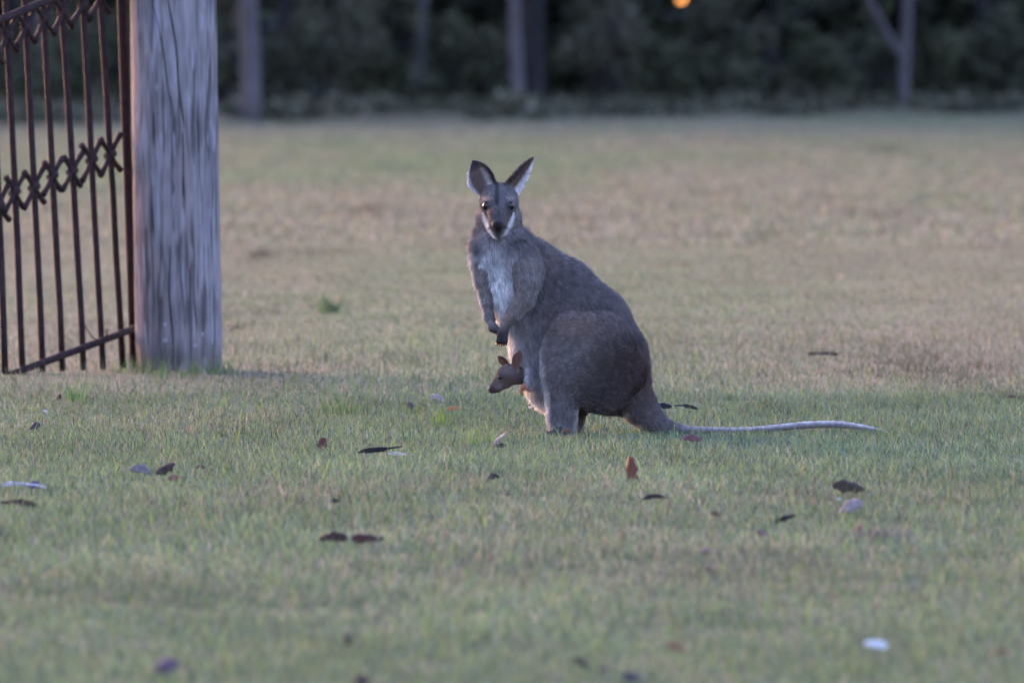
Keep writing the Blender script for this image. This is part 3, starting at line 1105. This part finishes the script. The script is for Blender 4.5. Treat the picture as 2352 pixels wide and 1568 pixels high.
        c = mixc(c, is_('leg') * (P[:, 1] > 920) * np.clip((N[:, 0] - .72) * 4, 0, 1) * .7, (.50, .47, .46))
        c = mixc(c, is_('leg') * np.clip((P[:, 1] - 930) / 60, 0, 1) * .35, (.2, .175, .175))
        c = mixc(c, is_('foot'), (.07, .058, .055))
        # arms
        ar = is_('arm')
        c = mixc(c, ar * .7, (.215, .178, .160))
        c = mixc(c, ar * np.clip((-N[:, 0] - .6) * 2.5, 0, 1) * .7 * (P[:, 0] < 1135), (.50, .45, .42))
        c = mixc(c, ar * np.clip((P[:, 1] - 736) / 24, 0, 1), (.042, .036, .035))
        c = mixc(c, is_('paw'), (.028, .024, .024))
        # tail paler away from the rump, sky light painted in along the top
        tl = is_('tail')
        c = mixc(c, tl * np.clip((P[:, 0] - 1500) / 170, 0, 1), (.22, .19, .185))
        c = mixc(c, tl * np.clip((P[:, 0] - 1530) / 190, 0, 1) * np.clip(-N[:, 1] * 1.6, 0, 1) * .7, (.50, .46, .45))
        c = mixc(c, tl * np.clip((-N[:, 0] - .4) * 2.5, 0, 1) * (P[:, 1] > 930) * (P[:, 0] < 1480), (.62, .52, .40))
        # head
        hd = is_('head') + is_('nose')
        front = np.clip(-N[:, 2] * 1.6 + .35, 0, 1)
        c = mixc(c, hd * .55, (.115, .095, .09))
        c = mixc(c, hd * blob(P, 1104, 500, 14, 34) * .5, (.22, .185, .175))
        c = mixc(c, hd * blob(P, 1187, 500, 14, 34) * .5, (.22, .185, .175))
        for sx in (-1, 1):
            mx = 1144.5
            X = lambda q: mx + sx * q
            c = mixc(c, hd * blob(P, X(27), 455.5, 11, 4.2) * .8, (.29, .235, .21))
            c = mixc(c, hd * blob(P, X(24), 492, 9, 13) * .6, (.14, .075, .05))
            c = mixc(c, hd * blob(P, X(25), 488, 8, 13) * .7, (.04, .034, .034))
            c = mixc(c, hd * blob(P, X(27.5), 474, 12, 13) * .95, (.02, .017, .017))
            st = seg_dist(P, [(X(35), 489), (X(30.5), 506), (X(24), 522), (X(14), 541), (X(3), 550)])
            yy = np.clip((P[:, 1] - 488) / 62, 0, 1)
            wdt = 1.6 + 4.4 * np.sin(np.pi * np.clip(yy, .04, .92)) ** .8
            c = mixc(c, hd * np.clip(1.5 - st / wdt, 0, 1) ** 1.4 * .85 * (P[:, 2] < -8), (.58, .55, .56))
        c = mixc(c, hd * blob(P, 1144, 498, 17, 26) * .9 * front, (.048, .039, .038))
        c = mixc(c, hd * np.clip(1.6 - seg_dist(P, [(1141, 424), (1142, 465)]) / 4.5, 0, 1) * .8, (.028, .024, .024))
        c = mixc(c, hd * blob(P, 1144, 530, 8.5, 13, 2), (.03, .026, .026))
        c = mixc(c, hd * blob(P, 1144, 515, 16.5, 10, 2) * (P[:, 2] < -66), (.018, .015, .015))
        # ears
        for nm, e in (('ear_left', eL), ('ear_right', eR)):
            m = is_(nm)
            u, v, w = e.local(P[:, 0], P[:, 1], P[:, 2])
            nn = N @ e.n
            t = np.clip(v / e.L, 0, 1)
            sx = u * np.sign(e.u[0]) / (e.half(v) + .5)          # -1 image left .. +1 image right
            inner = np.tile(np.array([.125, .080, .070]), (len(P), 1))
            if nm == 'ear_left':
                inner = mixc(inner, np.clip((-sx - .70) * 4, 0, 1), (.60, .56, .56))
                inner = mixc(inner, np.exp(-((sx - .40) / .24) ** 2) * np.clip((.8 - t) * 3, 0, 1) * .9, (.46, .42, .42))
                inner = mixc(inner, np.clip((sx - .62) * 4, 0, 1), (.04, .032, .034))
                inner = mixc(inner, np.clip((t - .70) * 5, 0, 1) * np.clip(sx + 1.2, 0, 1), (.045, .038, .042))
            else:
                inner = mixc(inner, np.clip((sx - .30) * 3.0, 0, 1), (.56, .52, .52))
                inner = mixc(inner, np.clip((-sx - .1) * 3, 0, 1) * .8, (.055, .042, .042))
                inner = mixc(inner, np.clip((t - .86) * 7, 0, 1), (.03, .025, .028))
            back = np.tile(np.array([.055, .045, .042]), (len(P), 1))
            back = mixc(back, np.clip((.4 - t) * 2.5, 0, 1), (.10, .08, .072))
            ec = np.where((nn > 0)[:, None], inner, back)
            c = c * (1 - m)[:, None] + ec * m[:, None]
        return c * (.45 + 1.1 * n1)[:, None], names, gi, flow

    base = Vector(((W0[0] - 1176) / PXM * 1.0, DIST, 0))
    base.x = at(W0[0], W0[1], DIST).x
    root = empty('wallaby', base)
    tag(root, 'large grey brown wallaby standing upright on the grass, looking at the camera', 'wallaby')
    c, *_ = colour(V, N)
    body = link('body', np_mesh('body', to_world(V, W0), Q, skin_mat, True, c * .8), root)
    # coat
    n = 190000
    P, FN, T = sample_surface(V, Q, n)
    PN = N[T].mean(1); PN /= np.linalg.norm(PN, axis=1)[:, None] + 1e-9
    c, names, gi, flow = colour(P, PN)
    grp = np.array(names)[gi]
    L = np.full(n, 14.0); rise = np.full(n, .30)
    def setg(g, l, r):
        m = grp == g
        L[m] = l; rise[m] = r
    setg('belly', 17, .36); setg('chest', 11, .36); setg('shoulder', 10, .3); setg('arm', 7, .26); setg('paw', 1.6, .2)
    setg('head', 4.2, .26); setg('nose', .5, .1); setg('ear_left', 3.4, .30); setg('ear_right', 3.4, .30)
    setg('leg', 7.5, .22); setg('thigh', 9.5, .20); setg('foot', 3, .2); setg('tail', 8, .28)
    m = (grp == 'arm') & (P[:, 1] > 730); L[m] = 3.0
    m = (grp == 'head') & (P[:, 1] > 480) & (P[:, 2] < -30); L[m] = 2.6
    m = (grp == 'head') & (np.hypot(P[:, 0] - 1144, P[:, 1] - 515) < 15) & (P[:, 2] < -60); L[m] = .5
    eye_m = (grp == 'head') & ((np.hypot(P[:, 0] - 1117, P[:, 1] - 472) < 7) | (np.hypot(P[:, 0] - 1172, P[:, 1] - 472) < 7)) & (P[:, 2] < 0); L[eye_m] = .3
    m = (grp == 'tail') & (P[:, 0] > 1560); L[m] = 5.0; rise[m] = .16; thin_tail = m
    # longer pale fringe along the ear rims
    for nm, e in (('ear_left', eL), ('ear_right', eR)):
        u, v, w = e.local(P[:, 0], P[:, 1], P[:, 2])
        m = (grp == nm) & (np.abs(u) > .7 * e.half(v)) & (v < .8 * e.L); L[m] = 4.2; rise[m] = .40
    clumpy = fbm(P[:, 0] * .16, P[:, 1] * .11 + P[:, 2] * .13, 91, 2)
    rise = np.where(thin_tail, rise, rise * (.55 + .9 * clumpy))
    tip = rng.uniform(.72, 1.35, n)
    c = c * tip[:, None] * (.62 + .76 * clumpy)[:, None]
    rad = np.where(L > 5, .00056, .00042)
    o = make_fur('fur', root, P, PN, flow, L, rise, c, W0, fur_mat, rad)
    o['kind'] = 'stuff'
    for x in (1117.5, 1171.8):
        near = (np.hypot(V[:, 0] - x, V[:, 1] - 472) < 4) & (V[:, 2] < 0)
        d0 = np.median(V[near, 2])
        sphere('eye', (x, 472, d0 + 5.0), 9.6, m_eye, root, W0, (.92, 1.12, .8))
    # claws on both forepaws and the toes
    for i in range(5):
        for (x, y, d, dx, dy) in ((1142 + i * 5.4, 787 - abs(2 - i) * 1.3, -85, -1.5, 7), (1150.5 - i * .6, 766 + i * 2.0, -61 + i * 2, 2.5, 6)):
            a = to_world(np.array([[x, y, d], [x + dx * .5, y + dy * .6, d - 2], [x + dx, y + dy, d + 1]], float), W0) + np.array(base)
            MB().tube([Vector(q) for q in a], [.0036, .0028, .0005], 6).build('claw', m_claw, root)
    for (x, y, d) in ((1236, 995, -188), (1268, 996, -24)):
        a = to_world(np.array([[x + 3, y, d + 4], [x - 8, y + 1, d - 14]], float), W0) + np.array(base)
        MB().tube([Vector(q) for q in a], [.006, .001], 6).build('claw', m_claw, root)
    # whiskers
    wq = MB()
    g = random.Random(3)
    for sx in (-1, 1):
        for i in range(6):
            a = np.array([[1144 + sx * (13 + i), 517 + i * 1.5, -84 + i * 2], [1144 + sx * (26 + i * 2), 521 + i * 2.5, -86], [1144 + sx * (36 + g.uniform(0, 10)), 530 + i * 3.5, -80]], float)
            wq.tube([Vector(q) for q in to_world(a, W0) + np.array(base)], [.0003, .00025, .0001], 4)
    wq.build('whiskers', m_claw, root)['kind'] = 'stuff'
    return root, base


WALLABY, WBASE = make_wallaby()


# ------------------------------------------------------------------ joey in the pouch
def make_joey():
    J0 = W0
    p = []
    def chain(pts, grp, k=6, ys=1.0, shrink=1.0):
        for (a, b) in zip(pts[:-1], pts[1:]):
            p.append(Prim(a[:3], b[:3], max(a[3] - shrink, 1), max(b[3] - shrink, 1), grp, k, ys))
    D = -44.0
    chain([(1126.5, 893.5, D - 6, 6.2), (1133, 888, D - 5, 8.6), (1145, 876, D - 2, 12.6), (1160, 859, D, 19.5), (1170, 856, D, 21.5)], 'head', 6, .85)
    chain([(1131, 897, D - 5, 5), (1143, 891, D - 3, 8), (1160, 877, D, 13), (1176, 866, D, 16)], 'head', 6, .9)
    chain([(1172, 857, D, 20), (1190, 860, D + 2, 18), (1215, 866, D + 6, 20)], 'neck', 8)
    en = Ear((1183, 845, D - 12), (1195, 803, D - 8), (-.30, .1, -1), 12.0, 7, 'ear', 1.5, 4, .5)
    ef = Ear((1168, 841, D + 14), (1143, 816, D + 18), (-.55, -.5, -.65), 9.0, 6, 'ear', 1.5, 4, .5)
    p.append(en); p.append(ef)
    # forepaw hooked over the lip of the pouch
    D0 = D; D = D - 10
    chain([(1216, 892, D, 8), (1204, 885, D - 3, 7), (1198, 889, D - 4, 6)], 'paw', 4)
    for i in range(4):
        chain([(1197 + i * 1.2, 889 + i * 1.4, D - 5 + i * 1.5, 3.2), (1194 + i * 1.3, 896 + i * 1.2, D - 6 + i * 1.5, 2.9), (1197 + i * 1.5, 902 + i * .8, D - 5 + i * 1.5, 2.4)], 'paw', 1.5, 1, .3)
    D = D0
    V, Q = skin_mesh(p, 1.25)
    N = vert_normals(V, Q)

    def colour(P, N):
        names, gi, flow = groups_near(p, P)
        is_ = lambda g: (gi == names.index(g)).astype(float)
        c = np.tile(np.array([.122, .086, .074]), (len(P), 1))
        c = mixc(c, blob(P, 1165, 850, 24, 14) * .5, (.19, .15, .14))
        c = mixc(c, blob(P, 1143, 884, 8, 6) * .65, (.34, .27, .25))
        c = mixc(c, blob(P, 1142, 866, 5, 12) * .4, (.26, .19, .16))
        c = mixc(c, blob(P, 1150, 864, 7, 6.5) * .7, (.045, .035, .035))
        c = mixc(c, blob(P, 1132, 886, 16, 13) * .6, (.085, .058, .052))
        c = mixc(c, blob(P, 1126, 892, 8, 8) * .9, (.030, .021, .021))
        c = mixc(c, blob(P, 1134, 900, 8, 4) * .5, (.07, .045, .04))
        c = mixc(c, np.clip((P[:, 0] - 1172 + .35 * (860 - P[:, 1])) / 22, 0, 1) * (is_('neck') + is_('head')) * .75, (.060, .042, .038))
        c = mixc(c, is_('paw'), (.42, .19, .10))
        for e in (en, ef):
            u, v, w = e.local(P[:, 0], P[:, 1], P[:, 2])
            m = is_('ear') * (np.abs(u) < e.A * 1.3) * (v > -7) * (np.abs(w) < 14)
            ec = np.where(((N @ e.n) > 0)[:, None], np.array([.12, .052, .036]), np.array([.13, .075, .055]))
            ec = np.where((np.abs(u) / (e.half(v) + .3) > .86)[:, None], np.array([.20, .12, .09]), ec)
            c = c * (1 - m)[:, None] + ec * m[:, None]
        return c, names, gi, flow
    root = empty('joey', WBASE)
    tag(root, "small brown joey poking its head out of the wallaby's pouch", 'joey')
    c, *_ = colour(V, N)
    link('body', np_mesh('body', to_world(V, J0), Q, attr_mat('joey_skin', .3, .6, .25), True, c), root)
    n = 22000
    P, FN, T = sample_surface(V, Q, n)
    PN = N[T].mean(1); PN /= np.linalg.norm(PN, axis=1)[:, None] + 1e-9
    c, names, gi, flow = colour(P, PN)
    grp = np.array(names)[gi]
    L = np.full(n, 3.0)
    L[(grp == 'ear') | (grp == 'paw')] = 1.2
    L[np.hypot(P[:, 0] - 1150, P[:, 1] - 863.5) < 4.5] = .3
    L[np.hypot(P[:, 0] - 1125, P[:, 1] - 892) < 5] = .4
    c = c * rng.uniform(.7, 1.4, n)[:, None]
    o = make_fur('fur', root, P, PN, np.where((grp == 'paw')[:, None], -flow, flow), L, np.full(n, .25), c, J0, fur_mat, np.full(n, .00032))
    o['kind'] = 'stuff'
    near = np.hypot(V[:, 0] - 1149.5, V[:, 1] - 863.5) < 2.5
    for d0 in (V[near, 2].min() + 2.2, V[near, 2].max() - 2.2):
        sphere('eye', (1149.5, 863.5, d0), 5.6, m_eye, root, J0, (1, 1.05, .8))


make_joey()


# ------------------------------------------------------------------ fallen leaves and litter
leaf_mat = attr_mat('dead_leaf', .12, .75, .2, 90)
RED = (.095, .035, .025); BRN = (.10, .062, .040); DRK = (.030, .020, .017); BLK = (.014, .012, .011)
PNK = (.29, .215, .195); PAL = (.38, .33, .30); LIL = (.145, .112, .110); ORG = (.35, .14, .05); PUR = (.105, .062, .085)
LEAVES = []


def leaf(px, py, length, width, col, label, ang=0, mode='lie', curl=.25, fold=.3, taper=.5, name='leaf', lift=.012):
    """px, py: middle; length, width: size as seen; ang: tilt of the long axis in degrees"""
    gp = on_ground(px, py + (length * .5 if mode == 'up' else width * .3))
    if mode != 'up':
        gp = on_ground(px, py + width * .5 + lift * .7 * FPX / gp.y)
    mpx = gp.y / FPX
    L = length * mpx; Wv = width * mpx
    ca, sa = math.cos(R(ang)), math.sin(R(ang))
    g = random.Random(int(px * 7 + py * 13))
    if mode == 'up':
        ax = Vector((math.sin(R(ang)), .12, math.cos(R(ang)))).normalized()
        wv = Vector((1, g.uniform(-.5, .5), 0)).normalized(); Wr = Wv * 1.05
    else:
        ax = Vector((ca, g.uniform(-.25, .25), sa)).normalized()
        t = R(50)
        wv = Vector((0, math.cos(t), math.sin(t)))
        wv = (wv - ax * wv.dot(ax)).normalized(); Wr = Wv / math.sin(t)
    nv = ax.cross(wv).normalized()
    if nv.y > 0: nv = -nv
    n = 13; V = []; C = []
    hump = curl * L
    for i in range(n):
        t = i / (n - 1)
        wd = Wr * .5 * (math.sin(math.pi * min(max(t, 0.02), .985)) ** taper) * (1 + .18 * math.sin(t * 17 + px))
        arch = hump * (1 - (2 * t - 1) ** 2) * .5
        for j in range(-2, 3):
            s = j / 2
            q = ax * (L * (t - .5)) + wv * (wd * s) + nv * (-abs(s) * wd * fold + .03 * L * math.sin(t * 6 + s * 2 + py))
            q = q + (Vector((0, 0, arch)) if mode != 'up' else nv * arch)
            V.append(q)
            k = .75 + .5 * vnoise(np.array([t * 6.0 + px]), np.array([s * 3.0 + py]))[0]
            if j == 0: k *= .8
            C.append([x * k for x in col])
    V = np.array([list(v) for v in V])
    zmin = V[:, 2].min() if mode != 'up' else V[:, 2].min() + .004
    F = np.array([[i * 5 + j, i * 5 + j + 1, (i + 1) * 5 + j + 1, (i + 1) * 5 + j] for i in range(n - 1) for j in range(4)])
    # give it a real thickness
    th = .0009
    V2 = V + np.array(nv) * -th
    k = len(V)
    F2 = F[:, ::-1] + k
    edge = []
    for i in range(n - 1):
        edge.append([i * 5, (i + 1) * 5, (i + 1) * 5 + k, i * 5 + k])
        edge.append([(i + 1) * 5 + 4, i * 5 + 4, i * 5 + 4 + k, (i + 1) * 5 + 4 + k])
    V = np.vstack([V, V2]); C = np.array(C + C)
    V[:, 2] -= zmin
    o = link(name, np_mesh(name, V, [F, F2, np.array(edge)], leaf_mat, True, C))
    o.location = (gp.x, gp.y, H(gp.x, gp.y) + (lift * .7 if mode != 'up' else 0.0))
    tag(o, label, {'leaf': 'leaf', 'bark_strip': 'bark', 'twig': 'twig', 'white_scrap': 'litter'}[name], 'dead leaves and bark scattered over the turf')
    return o


leaf(740, 1022, 38, 22, RED, 'reddish leaf standing on edge in the turf left of the dark twig', 8, 'up', .1)
leaf(1450, 1083, 62, 27, (.13, .05, .032), 'upright rust red leaf, the tallest one, below the wallaby rump', -4, 'up', .12, .35, .45)
leaf(872, 1041, 104, 9, BLK, 'thin blackish twig-like strip left of the wallaby feet', 7, 'lie', .03, .1, .4, 'bark_strip', .03)
leaf(912, 1048, 46, 7, PAL, 'pale sliver lying just under the thin blackish strip', -3, 'lie', .03, .1, .5, 'bark_strip', .022)
leaf(1147, 1017, 38, 10, PNK, 'pale pinkish curled leaf just left of the wallaby feet', 42, 'lie', .05, .2, .5, 'leaf', .02)
leaf(1151, 1026, 22, 10, BLK, 'small dark leaf tucked under the pale pinkish curled leaf', 5, 'lie', .1)
leaf(1131, 1108, 34, 13, DRK, 'small dark arched leaf in front of and left of the wallaby', 18, 'lie', .45)
leaf(1505, 1154, 64, 9, DRK, 'narrow dark arched leaf below the upright rust red leaf', 3, 'lie', .28, .1, .4, 'leaf', .02)
leaf(1950, 1123, 76, 26, (.05, .032, .02), 'broad dark brown leaf, the largest on the right', -8, 'lie', .18, .3, .4, 'leaf', .02)
leaf(1803, 1198, 52, 11, BLK, 'black slanting strip left of the pale curled leaf on the right', 20, 'lie', .08, .1, .4, 'bark_strip', .02)
leaf(1955, 1171, 62, 26, (.23, .175, .16), 'pale pink curled leaf below the broad dark brown leaf', 24, 'lie', .25, .35, .5, 'leaf', .02)
leaf(1926, 1152, 16, 8, PAL, 'tiny pale leaf between the broad brown and the pale pink leaf', -30, 'lie', .2)
leaf(1968, 1222, 34, 11, (.26, .12, .07), 'small orange brown leaf just below the pale pink leaf', 35, 'lie', .2)
leaf(1552, 1482, 40, 20, (.20, .10, .05), 'blurred orange brown leaf near the bottom, right of centre', -25, 'lie', .2, .3, .5, 'leaf', .03)
leaf(2012, 1478, 52, 15, (.62, .60, .60), 'small smooth white oval scrap at the lower right', -8, 'lie', .08, .12, .33, 'white_scrap', .035)
leaf(766, 1240, 66, 20, (.042, .016, .013), 'dark red bark flake, left of the pair in the foreground turf', 2, 'lie', .15, .3, .3, 'bark_strip', .02)
leaf(838, 1243, 62, 20, (.055, .019, .015), 'dark red bark flake, right of the pair in the foreground turf', -2, 'lie', .12, .3, .3, 'bark_strip', .02)
leaf(877, 1243, 13, 11, DRK, 'dark crumb at the right end of the two bark flakes', 0, 'lie', .1)
leaf(380, 1085, 50, 20, (.045, .028, .020), 'dark brown tilted leaf beside a lilac leaf on the left', 32, 'lie', .1, .3, .45, 'leaf', .02)
leaf(322, 1083, 48, 20, LIL, 'pale lilac leaf left of the dark brown tilted leaf', -6, 'lie', .3, .25, .4)
leaf(400, 1103, 34, 12, (.16, .075, .06), 'dull red leaf just under the dark brown tilted leaf', 12, 'lie', .2)
leaf(460, 1077, 28, 9, (.07, .035, .025), 'small brown leaf right of the dark brown tilted leaf', 0, 'lie', .2)
leaf(55, 1124, 104, 8, (.42, .375, .37), 'long white arched twig at the left edge of the lawn', -4, 'lie', .12, .1, .3, 'twig', .02)
leaf(78, 1121, 32, 18, (.075, .05, .075), 'purplish leaf behind the long white arched twig', 0, 'lie', .25)
leaf(42, 1164, 84, 12, (.05, .02, .017), 'dark red bark strip at the left edge below the white twig', -4, 'lie', .1, .2, .35, 'bark_strip', .015)
leaf(132, 913, 22, 14, DRK, 'dark leaf beside a green tuft below the gate', 35, 'lie', .3)
leaf(80, 977, 26, 17, (.045, .04, .042), 'charcoal leaf on the far left below the gate', 20, 'lie', .35)
leaf(375, 905, 9, 14, (.55, .33, .24), 'tiny peach coloured leaf on edge below the timber post', 0, 'up', .1)
leaf(105, 943, 13, 8, PAL, 'tiny whitish leaf below the left bars of the gate', -40, 'lie', .2)
leaf(944, 932, 22, 17, (.075, .045, .045), 'brown crumpled leaf left of the joey', -55, 'lie', .3)
leaf(1003, 918, 38, 12, (.27, .20, .17), 'tan arched leaf between the brown crumpled leaf and the joey', -12, 'lie', .5, .3)
leaf(1036, 939, 30, 9, ORG, 'orange leaf below the tan arched leaf near the joey', 12, 'lie', .12)
leaf(1217, 937, 9, 9, (.6, .36, .25), "tiny peach leaf under the wallaby's pouch", 20, 'lie', .2)
leaf(1527, 934, 34, 12, BLK, 'blackish bark crumb right behind the base of the tail', -4, 'lie', .1, .2, .4, 'bark_strip', .02)
leaf(1576, 938, 56, 7, DRK, 'thin broken dark strip further right behind the tail', -8, 'lie', .1, .2, .4, 'bark_strip', .02)
leaf(1588, 1008, 50, 14, (.13, .06, .055), 'dull red leaf just in front of the thin tail', -3, 'lie', .2, .3, .45, 'leaf', .016)
leaf(1300, 990, 22, 8, (.13, .06, .035), "little brown leaf against the wallaby's near foot", 10, 'lie', .2, .3, .5, 'leaf', .03)
leaf(1426, 1016, 7, 22, (.06, .028, .025), 'thin dark red stalk standing in front of the tail base', 0, 'up', .05, .2, .5, 'twig')
leaf(1890, 811, 68, 7, DRK, 'thin dark strip in the turf beyond the tail at right', -2, 'lie', .05, .2, .4, 'bark_strip', .02)
leaf(385, 1526, 56, 30, PUR, 'blurred mauve leaf near the bottom left', 18, 'lie', .3, .3, .45, 'leaf', .03)
leaf(797, 1472, 34, 14, (.05, .032, .022), 'blurred dark hooked leaf near the bottom, left of centre', -62, 'lie', .4, .3, .5, 'leaf', .03)
leaf(832, 1562, 40, 22, (.07, .035, .03), 'blurred brown leaf cut by the bottom edge', 10, 'lie', .3, .3, .5, 'leaf', .035)
leaf(1336, 1524, 42, 16, DRK, 'blurred dark leaf at the bottom, leftmost of three', -32, 'lie', .2, .3, .5, 'leaf', .03)
leaf(1383, 1538, 20, 12, (.10, .05, .032), 'tiny blurred brown leaf at the bottom, middle of three', 10, 'lie', .2, .3, .5, 'leaf', .03)
leaf(1448, 1555, 44, 22, (.05, .045, .05), 'blurred slate leaf at the bottom, rightmost of three', -8, 'lie', .3, .3, .45, 'leaf', .03)
leaf(2298, 1496, 34, 13, (.15, .07, .04), 'blurred rusty leaf near the bottom right corner', 20, 'lie', .2, .3, .5, 'leaf', .03)
leaf(2330, 914, 34, 8, (.09, .04, .035), 'dull red leaf at the right edge level with the pouch', 0, 'lie', .15)
leaf(1645, 1186, 26, 12, (.11, .06, .04), 'small brown leaf right of the narrow dark arched leaf', -10, 'lie', .2)
leaf(1590, 1130, 18, 9, (.20, .11, .06), 'small tan leaf right of the upright rust red leaf', -25, 'lie', .2)
leaf(1617, 1268, 26, 12, (.16, .10, .11), 'dusky pink leaf alone in the foreground right of centre', 30, 'lie', .25)
leaf(1345, 1189, 10, 13, (.55, .62, .52), 'tiny pale green leaf on edge in the foreground centre', 10, 'up', .1)
leaf(765, 1158, 30, 9, DRK, 'small dark leaf midway above the two red bark flakes', 12, 'lie', .2)
leaf(1930, 632, 9, 16, (.6, .36, .24), 'tiny peach leaf far off in the dry field at right', 0, 'up', .1)
leaf(1752, 1232, 34, 12, (.13, .08, .075), 'dull brown leaf below the black slanting strip', -30, 'lie', .2)


# ------------------------------------------------------------------ tufts and a weed
def tuft(px, py, n, h, spread, cols, label, name='grass_tuft', cat='grass tuft', wid=.004):
    gp = on_ground(px, py)
    g = np.random.default_rng(int(px + py))
    x = gp.x + g.normal(0, spread, n); y = gp.y + g.normal(0, spread, n)
    c = np.array(cols)[g.integers(0, len(cols), n)] * g.uniform(.75, 1.25, n)[:, None]
    V, F, C = merge([blades(x, y, h * g.uniform(.5, 1.15, n), g.uniform(.7, 1.3, n) * wid, c, .75)])
    z = H(gp.x, gp.y)
    o = link(name, np_mesh(name, V - np.array([gp.x, gp.y, z]), F, grass_mat, True, C))
    o.location = (gp.x, gp.y, z)
    tag(o, label, cat)
    if n > 55: o['kind'] = 'stuff'
    o['group'] = 'taller plants in the turf'


DG = [(.07, .12, .04), (.06, .10, .04), (.09, .14, .05)]
tuft(172, 925, 40, .085, .014, [(.08, .17, .04), (.10, .19, .05)], 'bright green tuft below the gate on the left')
tuft(790, 960, 70, .085, .05, DG, 'dark green tuft in the lawn left of the joey')
tuft(955, 962, 24, .07, .03, DG, 'thin dark tuft below the brown crumpled leaf')
tuft(760, 724, 40, .09, .026, [(.085, .130, .055), (.10, .145, .06)], 'blurred bright green weed alone in the dry field', 'weed', 'weed', .012)
tuft(1010, 985, 30, .075, .025, [(.12, .19, .05)], 'light green tuft above the pale sliver')
tuft(2015, 1248, 120, .05, .05, [(.13, .12, .12), (.09, .10, .08)], 'greyish tuft in the foreground turf on the right')
tuft(1100, 1028, 26, .08, .03, [(.12, .19, .06)], 'yellow green tuft left of the pale pinkish leaf')
tuft(1960, 1235, 16, .07, .03, [(.13, .19, .06)], 'bright tuft beside the greyish tuft on the right')
tuft(330, 856, 70, .07, .05, DG, 'dark tuft at the left foot of the timber post')
tuft(500, 858, 60, .07, .05, DG, 'dark tuft at the right foot of the timber post')
tuft(400, 866, 60, .05, .06, DG, 'dark fringe of grass in front of the timber post')
